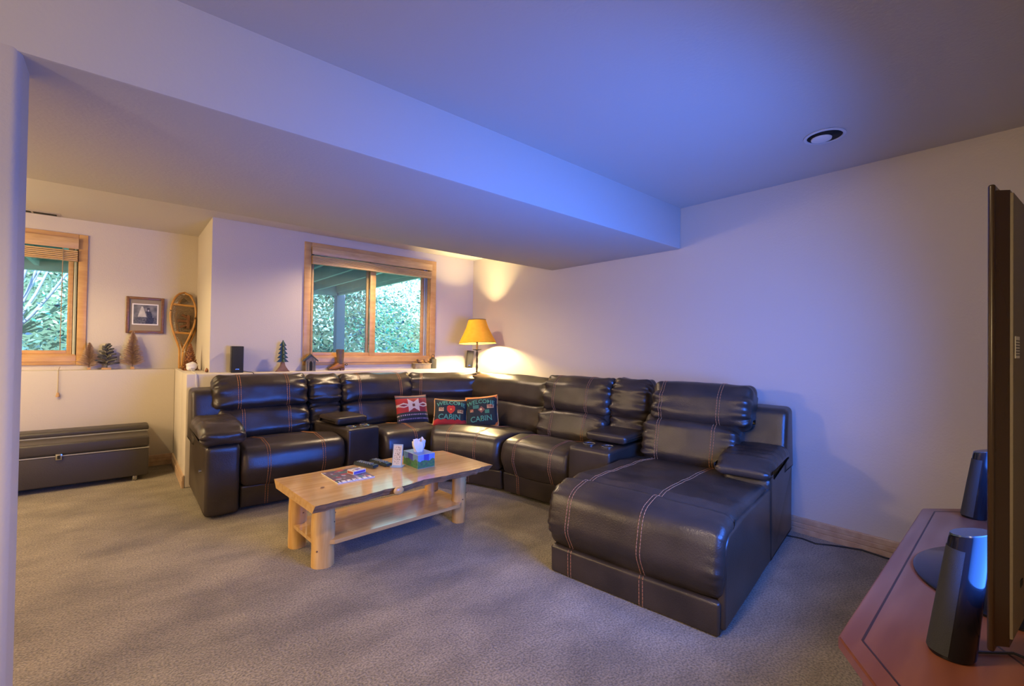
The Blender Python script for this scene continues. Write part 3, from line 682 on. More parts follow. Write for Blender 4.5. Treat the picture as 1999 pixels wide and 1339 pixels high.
# deck of cards box
dk = thing('card_deck', 'small box of playing cards lying on the magazine', 'card box', (1.155, 2.85, TZ+0.0058), R(14))
box('carton', 'deckwhite', dk, -0.046, 0.046, -0.033, 0.033, 0, 0.022, 0.001, 1)
box('front_print', 'deckpurple', dk, -0.042, 0.042, -0.0338, -0.0332, 0.004, 0.018); box('end_print', 'card', dk, -0.0468, -0.0462, -0.028, 0.028, 0.004, 0.018)
print_grid('top_print', dk, lambda s, t: (0.14, 0.10, 0.36) if (abs(s-0.55) < 0.2 and abs(t-0.45) < 0.25) else ((0.50, 0.30, 0.16) if nz(s*6, t*6, 3) > 0.1 else (0.75, 0.72, 0.66)), (-0.044, -0.031, 0.0223), (0.088, 0, 0), (0, 0.062, 0), 20, 14)
def remote(label, x, y, rz, L):
    r_ = thing('remote_control', label, 'remote', (x, y, TZ), rz, 'remotes on the coffee table')
    def shell(bm):
        prism(bm, [(-L/2, 0.004), (-L/2+0.012, 0), (L/2-0.03, 0), (L/2, 0.008), (L/2-0.004, 0.022), (-L/2+0.01, 0.026), (-L/2, 0.016)], 'y', -0.024, 0.024)
        bmesh.ops.bevel(bm, geom=list(bm.edges), offset=0.004, segments=2, affect='EDGES')
    mk('shell', 'remote', r_, shell, True, 50)
    for i in range(7):
        for j in range(3):
            box('button', 'button', r_, -L/2+0.025+i*0.020, -L/2+0.036+i*0.020, -0.017+j*0.013, -0.008+j*0.013, 0.0225, 0.0275, 0.001, 1)
remote('left black remote control, nearest the card box on the table', 1.275, 2.985, R(-72), 0.20)
remote('right black remote control, beside the small standing sign', 1.375, 2.975, R(-78), 0.20)
# standing sign
sg = thing('standing_sign', 'small upright acrylic sign holder with printed card beside the tissue box', 'sign', (1.432, 2.845, TZ), R(-46))
box('foot', 'acrylic', sg, -0.040, 0.040, -0.02, 0.05, 0, 0.004)
tl = Matrix.Rotation(R(-10), 3, 'X')
box('holder', 'acrylic', sg, -0.034, 0.034, -0.003, 0.003, 0.002, 0.150, 0.001, 1, rot=tl, piv=Vector((0, 0, 0)))
def signc(s, t):
    if 0.08 < t < 0.92 and 0.12 < s < 0.88 and nz(s*12, t*40, 4) > 0.18: return (0.25, 0.20, 0.14)
    return (0.62, 0.52, 0.36)
uy = tl @ Vector((0, 0, 0.132))
print_grid('card', sg, signc, tuple(tl @ Vector((-0.028, -0.0042, 0.010))), (0.056, 0, 0), tuple(uy), 16, 30)
# tissue box
tb = thing('tissue_box', 'tissue box printed with a blue and green landscape, tissue pulled up', 'tissue box', (1.575, 2.80, TZ), R(2))
hx, hy, hh = 0.066, 0.095, 0.092
box('carton', 'deckwhite', tb, -hx, hx, -hy, hy, 0, hh)
def land(s, t):
    a = 0.55 + 0.2*nz(s*4, 1, 1)
    if t < a: return (0.06+0.06*nz(s*9, t*9, 2), 0.17+0.10*nz(s*7, t*8, 5), 0.07)
    if abs(s-0.5) < 0.16 and t > 0.5: return (0.05, 0.06, 0.40)
    return (0.13, 0.24+0.06*nz(s*5, t*5, 9), 0.52)
print_grid('front_print', tb, land, (-hx, -hy-0.0006, 0.001), (2*hx, 0, 0), (0, 0, hh-0.002), 26, 18)
print_grid('side_print', tb, land, (-hx-0.0006, hy, 0.001), (0, -2*hy, 0), (0, 0, hh-0.002), 30, 18)
print_grid('top_print', tb, lambda s, t: (0.16, 0.26+0.1*nz(s*5, t*5, 1), 0.50), (-hx, -hy, hh+0.0006), (2*hx, 0, 0), (0, 2*hy, 0), 20, 24)
def tissue(bm):
    n = 28; rings = []
    for q in range(8):
        z = hh - 0.004 + q*0.0125; w = 0.022 + 0.016*math.sin(q/7*2.2)
        ring = []
        for j in range(n):
            a = 2*math.pi*j/n; f = 1 + 0.22*math.sin(5*a + q*0.5) + 0.12*math.sin(9*a)
            zz = z + (0.012*math.sin(2*a+0.7) + 0.004*math.sin(5*a) if q == 7 else 0)
            ring.append(bm.verts.new((w*1.15*f*math.cos(a)-0.006*q/7, w*0.7*f*math.sin(a), zz)))
        rings.append(ring)
    for A, B in zip(rings, rings[1:]):
        for j in range(n): bm.faces.new((A[j], A[(j+1) % n], B[(j+1) % n], B[j]))
mk('tissue', 'tissue', tb, tissue, True)

# ------------------------------------------------------------------ throw pillows
def text_mesh(body, size, spacing=1.0):
    cu = bpy.data.curves.new('t', 'FONT'); cu.body = body; cu.size = size; cu.align_x = 'CENTER'; cu.align_y = 'CENTER'; cu.extrude = 0; cu.space_character = spacing; cu.offset = 0.0012
    ob = bpy.data.objects.new('t', cu); COL.objects.link(ob)
    me = bpy.data.meshes.new_from_object(ob); bpy.data.objects.remove(ob); return me
class Pillow:
    def __init__(s, name, label, loc, rot, w, h, th, fn, piping=None):
        s.w, s.h, s.th = w, h, th
        s.root = thing(name, label, 'pillow', loc, 0); s.root.rotation_euler = rot
        n = 72; verts = []; faces = []; cols = []
        for side in (-1, 1):
            b = len(verts)
            for j in range(n+1):
                for i in range(n+1): verts.append(s.pt(2*i/n-1, 2*j/n-1, side))
            for j in range(n):
                for i in range(n):
                    q = (b+j*(n+1)+i, b+j*(n+1)+i+1, b+(j+1)*(n+1)+i+1, b+(j+1)*(n+1)+i)
                    faces.append(q if side < 0 else tuple(reversed(q))); cols.append(fn((2*i+1)/n-1, (2*j+1)/n-1))
        me = bpy.data.meshes.new('cover'); me.from_pydata(verts, [], faces)
        ca = me.color_attributes.new('Col', 'FLOAT_COLOR', 'CORNER')
        for p in me.polygons:
            p.use_smooth = True
            for li in p.loop_indices: ca.data[li].color = (*cols[p.index], 1)
        me.materials.append(M['fabric']); o = bpy.data.objects.new('cover', me); COL.objects.link(o); o.parent = s.root; s.cover = o
        if piping:
            ed = [(-1+2*k/20, -1) for k in range(20)] + [(1, -1+2*k/20) for k in range(20)] + [(1-2*k/20, 1) for k in range(20)] + [(-1, 1-2*k/20) for k in range(20)]
            mk('piping', piping, s.root, lambda bm: tube(bm, [s.pt(a, b, 0) for a, b in ed], 0.0065, 8, True), True)
    def pt(s, a, b, side):
        x = s.w/2*a*(1-0.06*(1-b*b)); z = s.h/2*b*(1-0.06*(1-a*a)) + s.h/2
        t = s.th/2*max(0.0, (1-a**4)*(1-b**4))**0.55
        return (x, side*t, z)
    def surf(s, x, z, off):
        a, b = x/(s.w/2), z/(s.h/2)
        a, b = max(-.99, min(.99, a)), max(-.99, min(.99, b)); p = s.pt(a, b, -1); return Vector((p[0], p[1]-off, p[2]))
    def text(s, body, size, cx, cz, m, arc=0.0, rot=0.0, name='lettering', spacing=1.0):
        me = text_mesh(body, size, spacing); ca, sa = math.cos(rot), math.sin(rot)
        bm = bmesh.new(); bm.from_mesh(me)
        bmesh.ops.triangulate(bm, faces=bm.faces)
        for v in bm.verts:
            x, y = v.co.x, v.co.y
            y2 = y - arc*x*x
            v.co = s.surf(cx + x*ca - y2*sa, cz + x*sa + y2*ca, 0.0035)
        bmesh.ops.recalc_face_normals(bm, faces=bm.faces)
        return finish(bm, name, m, s.cover, recalc=False)
def redfn(a, b):
    t = (b+1)/2; x = a
    if t < 0.13: return (0.030, 0.028, 0.030)
    if t < 0.16: return (0.40, 0.28, 0.30) if math.sin(x*60) > -0.2 else (0.05, 0.03, 0.08)
    if t < 0.27: return (0.028, 0.034, 0.030)
    if t < 0.30: return (0.45, 0.33, 0.33) if math.sin(x*52+1) > -0.1 else (0.04, 0.03, 0.06)
    if t < 0.38: return (0.030, 0.034, 0.028)
    if t > 0.95: return (0.13, 0.05, 0.06)
    if t > 0.91: return (0.22, 0.17, 0.12)
    if t > 0.86: return (0.05, 0.035, 0.055)
    c = (0.42, 0.030, 0.022) if x < -0.30 else (0.27, 0.020, 0.030)
    m = (t-0.62)
    cream = (0.66, 0.50, 0.38)
    if abs(x) < 0.36:
        lim = 0.10 + 0.13*abs(x)/0.36*1.0
        if abs(m) < lim:
            return (0.16, 0.045, 0.025) if (abs(x) < 0.07 and abs(m) < 0.05) else cream
        return (0.42, 0.07, 0.03) if m > 0 else (0.22, 0.03, 0.03)
    k = abs(x)-0.36; dd = 0.035*(1-abs(k-0.28)/0.28)*1.3
    e = abs(abs(m)-max(0, dd)-0.018)
    if e < 0.022: return cream
    if abs(m) < max(0, dd)+0.01: return (0.22, 0.02, 0.03)
    return c
Pillow('throw_pillow', 'red woven throw pillow with a cream star and dark striped border', (2.20, 4.03, 0.470), (R(-20), 0, R(-8)), 0.330, 0.300, 0.13, redfn)
def cabfn(left):
    def f(a, b):
        bgc = (0.020, 0.028, 0.026)
        if left:
            if b < -0.66 + 0.10*abs(math.sin((a+1)*7.4)): return (0.55, 0.030, 0.018)
            hx, hz = a/0.27, (b-0.12)/0.32
            q = (hx*hx + (hz - 0.45*math.sqrt(abs(hx)))**2)
            if q < 0.10 and q < 0.9: 
                if hx*hx + (hz-0.2)**2 < 0.03: return (0.85, 0.40, 0.08)
            if q < 0.95: return (0.62, 0.045, 0.020)
            if abs(a+0.60) < 0.15 and abs(b-0.17) < 0.13: return (0.72, 0.50, 0.20)
            if abs(a-0.60) < 0.18 and abs(b-0.04) < 0.13: return (0.72, 0.52, 0.20)
        else:
            if (abs(a)+abs(b)*0.9 > 1.66): return (0.75, 0.17, 0.02)
            if b > 0.93: return (0.75, 0.17, 0.02)
            if abs(a+0.58) < 0.12 and abs(b-0.05) < 0.10: return (0.66, 0.36, 0.16)
            if abs(a-0.62) < 0.20 and abs(b-0.26) < 0.12: return (0.66, 0.40, 0.18)
            if (a-0.02)**2 + (b-0.10)**2 < 0.006: return (0.85, 0.60, 0.25)
            if abs(a-0.05)*1.0 + abs(b-0.08) < 0.24: return (0.26, 0.10, 0.06)
            if abs(a+0.30) < 0.2 and abs(b-0.30) < 0.13: return (0.06, 0.20, 0.13)
            if abs(a-0.42) < 0.14 and abs(b+0.07) < 0.12: return (0.06, 0.22, 0.12)
        return bgc
    return f
for left, loc, rot, lab in ((True, (2.475, 3.80, 0.455), (R(-24), R(3), R(-32)), 'dark throw pillow reading welcome to the cabin with red heart and scallops'),
                            (False, (2.725, 3.600, 0.455), (R(-18), R(-7), R(-50)), 'dark throw pillow reading welcome to the cabin with orange corners')):
    w = 0.335
    P = Pillow('throw_pillow', lab, loc, rot, w, 0.275 if left else 0.305, 0.10, cabfn(left), 'cream')
    P.text('WELCOME', 0.060, 0, 0.098 if left else 0.098, 'teal', arc=1.6, spacing=1.02)
    P.text('CABIN', 0.078, -0.012 if left else 0.004, -0.058 if left else -0.085, 'teal', rot=0.0 if left else R(3))
    P.text('TO', 0.032, -0.100 if left else -0.097, 0.024 if left else 0.008, 'maroon'); P.text('THE', 0.032, 0.100 if left else 0.104, 0.006 if left else 0.04, 'maroon')

# ------------------------------------------------------------------ floor lamp
def lamp():
    x, y = 3.25, 4.42
    root = thing('floor_lamp', 'iron floor lamp with glowing amber shade behind the sofa corner', 'lamp', (x, y, 0))
    mk('base', 'iron', root, lambda bm: lathe(bm, [(0.14, 0), (0.14, 0.012), (0.05, 0.03), (0.015, 0.06)], 32), True, 40)
    def pole(bm):
        for ph in (0, math.pi):
            tube(bm, [(0.006*math.cos(z*40+ph), 0.006*math.sin(z*40+ph), z) for z in [0.05+k*0.0145 for k in range(80)]], 0.0085, 6)
    mk('pole', 'iron', root, pole, True)
    mk('drip_pan', 'iron', root, lambda bm: lathe(bm, [(0.012, 1.205), (0.052, 1.215), (0.054, 1.221), (0.012, 1.214)], 28), True, 40)
    mk('socket', 'iron', root, lambda bm: lathe(bm, [(0.012, 1.20), (0.014, 1.30), (0.018, 1.32), (0.018, 1.36), (0.010, 1.37)], 16), True, 40)
    mk('bulb', 'bulb', root, lambda bm: bmesh.ops.create_uvsphere(bm, u_segments=16, v_segments=10, radius=0.026, matrix=Matrix.Translation((0, 0, 1.400))), True)
    tilt = Matrix.Translation((0, 0, 1.44)) @ Matrix.Rotation(R(-3), 4, 'Y') @ Matrix.Rotation(R(-4.5), 4, Vector((0.76, -0.65, 0))) @ Matrix.Translation((0, 0, -1.44))
    def shade(bm):
        prof = [(0.228, 1.292), (0.210, 1.325), (0.176, 1.39), (0.134, 1.48), (0.104, 1.575), (0.101, 1.575), (0.131, 1.479), (0.173, 1.389), (0.207, 1.324), (0.225, 1.292), (0.228, 1.292)]
        lathe(bm, prof, 48, caps=False); bmesh.ops.remove_doubles(bm, verts=bm.verts, dist=1e-5); bmesh.ops.transform(bm, matrix=tilt, verts=bm.verts)
    sh = mk('lamp_shade', 'shade', root, shade, True, 60)
    for r, z in ((0.228, 1.292), (0.104, 1.575)):
        def rim(bm):
            tube(bm, [(r*math.cos(a*math.pi/24), r*math.sin(a*math.pi/24), z) for a in range(48)], 0.0035, 6, True); bmesh.ops.transform(bm, matrix=tilt, verts=bm.verts)
        mk('shade_rim', 'iron', sh, rim, True)
    L = light('lamp_bulb_light', 'POINT', (x, y, 1.400), 270, (1.0, 0.76, 0.36), 0.042)
lamp()

# ------------------------------------------------------------------ television, console, desk speakers
def tv_stand():
    root = thing('tv_stand', 'cherry wood television stand with angled sides and inlaid top', 'tv stand', (1.88, 0.05, 0))
    F = [(-0.645, 0.245), (0.645, 0.265), (0.98, -0.02), (0.98, -0.45), (-1.0, -0.45), (-1.0, -0.005)]
    def inset(k): 
        cx, cy = -0.01, -0.15; return [(cx+(x-cx)*(1-k), cy+(y-cy)*(1-k*2.2)) for x, y in F]
    mk('top', 'cherry', root, lambda bm: (prism(bm, F, 'z', 0.572, 0.60), bmesh.ops.bevel(bm, geom=list(bm.edges), offset=0.004, segments=2, affect='EDGES')))
    mk('cornice', 'cherry', root, lambda bm: prism(bm, inset(0.022), 'z', 0.545, 0.572))
    body = mk('body', 'cherry', root, lambda bm: prism(bm, inset(0.045), 'z', 0.06, 0.545))
    mk('plinth', 'cherry_dark', root, lambda bm: prism(bm, inset(0.06), 'z', 0.0, 0.06))
    # inlay grooves along the front and the angled sides
    def groove(a, b, w=0.0022):
        a, b = Vector(a), Vector(b); d = (b-a).normalized(); n = Vector((-d.y, d.x))*w
        mk('inlay', 'cherry_dark', root, lambda bm: prism(bm, [tuple(a-n), tuple(b-n), tuple(b+n), tuple(a+n)], 'z', 0.5995, 0.6006))
    groove((-0.622, 0.205), (0.632, 0.225)); groove((-0.622, 0.205), (-0.96, -0.035)); groove((0.632, 0.225), (0.95, -0.04)); groove((-0.40, 0.02), (-0.80, -0.30))
    for k in range(3):
        x0 = -0.57 + k*0.385
        dr = box('door', 'cherry', body, x0, x0+0.365, 0.196, 0.216, 0.09, 0.52, 0.004)
        mk('knob', 'iron', dr, lambda bm: bmesh.ops.create_uvsphere(bm, u_segments=12, v_segments=8, radius=0.012, matrix=Matrix.Translation((x0+0.33, 0.226, 0.32))), True)
tv_stand()
def television():
    Lx = 0.685
    root = thing('television', 'large flat television seen from behind its edge, on a round foot', 'television', TVC, TVR)
    z0, z1 = 0.098, 0.950
    def bezel(bm):
        for q in ((-Lx, -Lx+0.034, z0, z1), (Lx-0.034, Lx, z0, z1), (-Lx+0.030, Lx-0.030, z0, z0+0.04), (-Lx+0.030, Lx-0.030, z1-0.03, z1)):
            bx(bm, q[0], q[1], -0.010, 0.0, q[2], q[3], 0.004, 3)
    mk('bezel', 'tvbrown', root, bezel, True, 40)
    box('screen', 'screen', root, -Lx+0.030, Lx-0.030, -0.006, -0.004, z0+0.035, z1-0.027)
    mk('chassis', 'tvbrown', root, lambda bm: prism(bm, [(-Lx+0.003, -0.009), (Lx-0.003, -0.009), (Lx-0.020, -0.026), (-Lx+0.020, -0.026)], 'z', z0+0.012, z1-0.012))
    back = box('back_cover', 'tvback', root, -Lx+0.0205, Lx-0.0205, -0.031, -0.022, z0+0.025, z1-0.016, 0.004)
    box('sticker', 'paper', back, -Lx+0.028, -Lx+0.072, -0.0320, -0.0311, 0.631, 0.671)
    for r in range(2):
        for k in range(6):
            box('printed_line', 'ink', back, -Lx+0.032+r*0.020, -Lx+0.048+r*0.020, -0.0325, -0.0320, 0.636+k*0.0052, 0.638+k*0.0052)
    box('port', 'dark', back, -Lx+0.085, -Lx+0.11, -0.0322, -0.0309, 0.20, 0.212)
    box('neck', 'gloss_black', root, -0.07, 0.07, -0.05, -0.031, 0.01, 0.14, 0.008)
    def disc(bm):
        lathe(bm, [(0.30, 0.0), (0.30, 0.006), (0.292, 0.011), (0.05, 0.013)], 56)
        for v in bm.verts: v.co.y = v.co.y*0.85
    mk('foot', 'gloss_black', root, disc, True, 40)
television()
def deskspeaker(label, x, y, rz, h=0.265, r=0.039):
    root = thing('desktop_speaker', label, 'speaker', (x, y, 0.601), rz, 'speakers beside the television')
    lean = lambda v: v.co.__setitem__(1, v.co.y - v.co.z*0.11)
    def outline(r, a0, a1, n=28): return [(r*math.cos(a0+(a1-a0)*k/n), r*math.sin(a0+(a1-a0)*k/n)) for k in range(n+1)]
    def bodyf(bm):
        rings = []
        for z, f in ((0.0, 0.93), (0.006, 1.0), (h-0.012, 0.82), (h-0.003, 0.80)):
            rings.append([bm.verts.new((r*f*math.cos(a*math.pi/20), r*f*math.sin(a*math.pi/20), z - (0.010*math.sin(a*math.pi/20) if z > 0.1 else 0))) for a in range(40)])
        for A, B in zip(rings, rings[1:]):
            for j in range(40): bm.faces.new((A[j], A[(j+1) % 40], B[(j+1) % 40], B[j]))
        bm.faces.new(rings[0]); bm.faces.new(rings[-1])
        for v in bm.verts: lean(v)
    mk('body', 'gloss_black', root, bodyf, True, 35)
    def gr(bm):
        rows = []
        for z, f in ((0.008, 1.03), (h*0.5, 0.94), (h-0.035, 0.855)):
            rows.append([bm.verts.new((r*f*math.cos(a), r*f*math.sin(a), z)) for a in [R(52)+R(118)*k/16 for k in range(17)]])
        rows2 = [[bm.verts.new((v.co.x*0.93, v.co.y*0.93, v.co.z)) for v in row] for row in rows]
        for A, B in zip(rows, rows[1:]):
            for j in range(16): bm.faces.new((A[j], A[j+1], B[j+1], B[j]))
        for A, B in ((rows[0], rows2[0]), (rows[-1], rows2[-1])):
            for j in range(16): bm.faces.new((A[j], A[j+1], B[j+1], B[j]))
        for i in range(2):
            for e in (0, 16): bm.faces.new((rows[i][e], rows[i+1][e], rows2[i+1][e], rows2[i][e]))
        for v in bm.verts: lean(v)
    mk('grille', 'grille', root, gr, True, 40)
    def cap(bm):
        lathe(bm, [(r*0.80, h-0.003), (r*0.78, h+0.0005), (0.002, h+0.001)], 40)
        for v in bm.verts: v.co.z -= 0.010*v.co.y/r; lean(v)
    mk('top_cap', 'remote', root, cap, True, 40)
deskspeaker('near glossy black desktop speaker on the television stand', 1.350, 0.122, R(8))
deskspeaker('far glossy black desktop speaker at the wall end of the television stand', 2.545, 0.165, R(8))
cb = mk('speaker_cable', 'cable', None, lambda bm: tube(bm, [(1.385, 0.095, 0.604), (1.41, 0.07, 0.604), (1.45, 0.035, 0.604), (1.44, -0.02, 0.604), (1.36, -0.10, 0.604)], 0.0028, 6), True)
tag(cb, 'thin cable trailing across the television stand from the near speaker', 'cable')
fc = mk('floor_cable', 'cable', None, lambda bm: tube(bm, [(3.36, 1.22, 0.005), (3.42, 1.10, 0.005), (3.44, 1.02, 0.006), (3.42, 0.94, 0.005), (3.47, 0.87, 0.005), (3.51, 0.80, 0.005), (3.525, 0.72, 0.012), (3.53, 0.67, 0.006), (3.52, 0.60, 0.005), (3.53, 0.52, 0.005)], 0.005, 6), True)
tag(fc, 'black cable lying on the carpet along the right baseboard', 'cable')

# ------------------------------------------------------------------ storage bench in the alcove
def bench():
    root = thing('storage_bench', 'dark vinyl storage bench with metal latch below the alcove ledge', 'bench', (-0.55, 5.53, 0))
    box('box_body', 'bench', root, -0.755, 0.755, -0.255, 0.255, 0.045, 0.292, 0.012, 3)
    box('piping', 'bench_trim', root, -0.757, 0.757, -0.258, 0.255, 0.290, 0.298)
    box('lid', 'bench', root, -0.757, 0.757, -0.260, 0.262, 0.300, 0.400, 0.022, 4)
    box('back_pad', 'bench', root, -0.757, 0.765, 0.06, 0.275, 0.395, 0.452, 0.024, 4)
    box('pad_strip', 'bench_trim', root, -0.75, 0.758, 0.052, 0.062, 0.40, 0.408)
    lt = box('latch', 'chrome', root, 0.155, 0.195, -0.268, -0.258, 0.262, 0.312, 0.003)
    box('latch_tongue', 'dark', lt, 0.166, 0.184, -0.271, -0.267, 0.272, 0.300)
    for sx in (-0.70, 0.66):
        for sy in (-0.20, 0.20): mk('foot', 'chrome', root, lambda bm: lathe(bm, [(0.022, 0), (0.024, 0.01), (0.018, 0.05)], 14, sx, sy), True, 40)
bench()

# ------------------------------------------------------------------ alcove: picture, snowshoes, little trees
pf = thing('framed_picture', 'brown framed sepia photograph of a seated figure by a tent', 'picture', (0.178, 5.978, 1.337))
w2, hh2 = 0.152, 0.368
for q in ((-w2, -w2+0.026, 0, hh2), (w2-0.026, w2, 0, hh2)): box('frame_rail', 'frame', pf, q[0], q[1], -0.026, 0, q[2], q[3], 0.004)
for q in ((0, 0.026), (hh2-0.026, hh2)): box('frame_rail', 'frame', pf, -w2+0.026, w2-0.026, -0.025, 0, q[0], q[1], 0.004)
box('mat_board', 'matboard', pf, -w2+0.02, w2-0.02, -0.012, -0.004, 0.02, hh2-0.02)
box('white_border', 'pagewhite', pf, -0.105, 0.105, -0.0145, -0.012, 0.085, 0.300)
def photo(s, t):
    g = 0.16 + 0.10*nz(s*6, t*6, 1)
    if t < 0.35: g = 0.10 + 0.10*nz(s*14, t*14, 4)
    if abs(s-0.36) < 0.26*(1.02-t)*1.1 and 0.36 < t < 0.9: g = 0.50 + 0.1*nz(s*5, t*5, 3)
    fx = 0.66 + 0.04*math.sin(t*6)
    if abs(s-fx) < (0.16 if t < 0.35 else (0.11 if t < 0.65 else 0.06)) and t < 0.85: g = 0.03 + 0.03*nz(s*12, t*12, 8)
    if abs(s-fx) < 0.035 and 0.66 < t < 0.75: g = 0.4
    g = max(0.02, g); return (g*1.0, g*0.97, g*0.84)
print_grid('photograph', pf, photo, (-0.094, -0.0152, 0.096), (0.188, 0, 0), (0, 0, 0.193), 44, 44)

def snowshoe(label, loc, rot, h=0.80, w=0.225):
    root = thing('snowshoe', label, 'snowshoe', loc, 0, 'pair of snowshoes in the alcove corner'); root.rotation_euler = rot
    def half(t):  # half width at height t 0..1
        if t < 0.24: return 0.010 + 0.006*t/0.24
        k = (t-0.24)/0.76
        return 0.016 + (w/2-0.016)*math.sin(min(1, k/0.62)*math.pi/2)**1.15 if k < 0.62 else (w/2)*math.sqrt(max(0, 1-((k-0.62)/0.38)**2))
    ts = [k/44 for k in range(45)]
    ring = [(-half(t), 0, t*h) for t in ts] + [(half(t), 0, t*h) for t in reversed(ts)]
    mk('frame', 'snow', root, lambda bm: tube(bm, ring, 0.0105, 8, True), True)
    for t in (0.46, 0.83): mk('crossbar', 'snow', root, lambda bm: bx(bm, -half(t), half(t), -0.006, 0.006, t*h-0.011, t*h+0.011, 0.003))
    def lace(bm, t0, t1, n):
        for s in (-1, 1):
            for k in range(n):
                ta = t0 + (t1-t0)*k/n; tb_ = min(t1, max(t0, ta + 0.16*1.0))
                tube(bm, [(-s*half(ta)*0.96, 0.001*s, ta*h), (s*half(tb_)*0.96, -0.001*s, tb_*h)], 0.0024, 4)
        for k in range(n):
            ta = t0 + (t1-t0)*k/n; tube(bm, [(-half(ta)*0.96, 0, ta*h), (half(ta)*0.96, 0, ta*h)], 0.0022, 4)
    mk('lacing', 'rawhide', root, lambda bm: (lace(bm, 0.47, 0.82, 22), lace(bm, 0.30, 0.45, 9), lace(bm, 0.84, 0.97, 8)))
    def bind(bm):
        bx(bm, -0.05, 0.055, -0.018, -0.002, 0.60*h, 0.635*h, 0.004); bx(bm, -0.02, 0.06, -0.024, -0.004, 0.66*h, 0.69*h, 0.004, rot=Matrix.Rotation(R(28), 3, 'Y')); bx(bm, -0.03, 0.05, -0.024, -0.004, 0.54*h, 0.57*h, 0.004, rot=Matrix.Rotation(R(-24), 3, 'Y'))
        bx(bm, 0.03, 0.055, -0.026, -0.004, 0.52*h, 0.70*h, 0.004)
    mk('binding_strap', 'binding', root, bind)
snowshoe('front wooden snowshoe with laced webbing leaning in the alcove corner', (0.468, 5.857, ZL+0.008), (R(-5), R(3.0), R(10)))
snowshoe('rear wooden snowshoe, half hidden behind the front one', (0.495, 5.908, ZL+0.008), (R(-3.2), R(5.5), R(24)), 0.785)

def brush_tree(label, x, y, h, r, m, n, base, seed, thick=0.0016, ragged=0.25):
    root = thing('bottle_brush_tree', label, 'ornament tree', (x, y, ZL), 0, 'small ornament trees on the alcove ledge')
    box('base', 'woodblock', root, -base, base, -base, base, 0, base*1.7, 0.002)
    mk('trunk', 'bristle_dark', root, lambda bm: tube(bm, [(0, 0, base*1.6), (0, 0, h*0.97)], 0.004, 6))
    rr = random.Random(seed)
    def br(bm):
        for k in range(n):
            t = rr.random()**0.8; z = base*2 + t*(h-base*2.4); L = r*(1-t)**0.85*(1+rr.uniform(-ragged, ragged)) + 0.006
            a = rr.uniform(0, 2*math.pi); d = Vector((math.cos(a), math.sin(a), rr.uniform(0.15, 0.6))); p = Vector((0, 0, z)); e = p + d.normalized()*L
            s = Vector((-d.y, d.x, 0)).normalized()*thick*(1+rr.random()); u = Vector((0, 0, thick))
            A = [bm.verts.new(p + s), bm.verts.new(p - s), bm.verts.new(e - s*0.6), bm.verts.new(e + s*0.6)]; bm.faces.new(A)
            B = [bm.verts.new(p + u), bm.verts.new(p - u), bm.verts.new(e - u*0.6), bm.verts.new(e + u*0.6)]; bm.faces.new(B)
    bm = bmesh.new(); br(bm); o = finish(bm, 'bristles', m, root, recalc=False); o['kind'] = 'stuff'
brush_tree('short tan bristle tree beside the alcove window casing', -0.232, 5.900, 0.262, 0.078, 'bristle_tan', 1100, 0.013, 1)
brush_tree('tallest tan bristle tree standing below the framed picture', 0.085, 5.900, 0.385, 0.092, 'bristle_tan', 1900, 0.015, 3)
# dark layered tree
def layered():
    root = thing('needle_tree', 'dark grey-green layered ornament tree between the two tan ones', 'ornament tree', (-0.108, 5.895, ZL), 0, 'small ornament trees on the alcove ledge')
    box('base', 'woodblock', root, -0.035, 0.035, -0.018, 0.018, 0, 0.018, 0.002)
    mk('trunk', 'bristle_dark', root, lambda bm: tube(bm, [(0, 0, 0.015), (0.006, 0, 0.24)], [0.008, 0.004], 8))
    rr = random.Random(9)
    for k in range(30):
        t = k/29; z = 0.04 + t*0.195; L = 0.072*(1-t)**0.8 + 0.020; a = k*2.4
        d = Vector((math.cos(a), math.sin(a), 0.25 + 0.3*t))
        p = Vector((0.004*t, 0, z)); e = p + d*L
        mk('branch', 'bristle_dark', root, lambda bm: tube(bm, [p, p.lerp(e, 0.5) + Vector((0, 0, 0.006)), e, e + d*0.006], [0.005, 0.010, 0.009, 0.003], 6), True)
layered()
def conetree():
    root = thing('cone_tree', 'brown cone-scale ornament tree beside the snowshoes on the ledge corner', 'ornament tree', (0.515, 5.46, ZL), 0)
    h, r = 0.262, 0.062
    mk('core', 'potpourri', root, lambda bm: lathe(bm, [(r*0.82, 0), (0.008, h)], 16), True)
    rr = random.Random(4)
    for k in range(90):
        t = (k+0.5)/90; z = t*h*0.96; rad = r*(1-t)**0.95*0.98 + 0.006; a = k*2.39996
        P = Vector((rad*math.cos(a), rad*math.sin(a), z)); s = 0.014*(1-0.45*t)
        mk('scale', 'potpourri' if k % 3 else 'boot', root, lambda bm: bmesh.ops.create_uvsphere(bm, u_segments=6, v_segments=4, radius=1, matrix=Matrix.Translation(P) @ Matrix.Rotation(a, 4, 'Z') @ Matrix.Rotation(R(35), 4, 'Y') @ Matrix.Diagonal((s*0.5, s*0.9, s, 1))), True)
conetree()
def plug():
    root = thing('white_adapter', 'lumpy white plastic adapter with cord on the ledge corner', 'adapter', (0.515, 5.30, ZL))
    def b(bm):
        bmesh.ops.create_uvsphere(bm, u_segments=20, v_segments=14, radius=1, matrix=Matrix.Translation((0, 0, 0.042)) @ Matrix.Diagonal((0.046, 0.034, 0.044, 1)))
        for v in bm.verts: v.co += (v.co - Vector((0, 0, 0.042))).normalized()*0.014*noise.noise(v.co*38); v.co.z = max(0.001, v.co.z)
    mk('housing', 'white_box', root, b, True)
    mk('cord', 'white_box', root, lambda bm: tube(bm, [(-0.01, -0.03, 0.03), (-0.015, -0.10, 0.008), (-0.02, -0.35, 0.004), (-0.022, -0.525, 0.004), (-0.023, -0.538, -0.004), (-0.023, -0.5385, -0.08), (0.0, -0.5385, -0.2)], 0.003, 6), True)
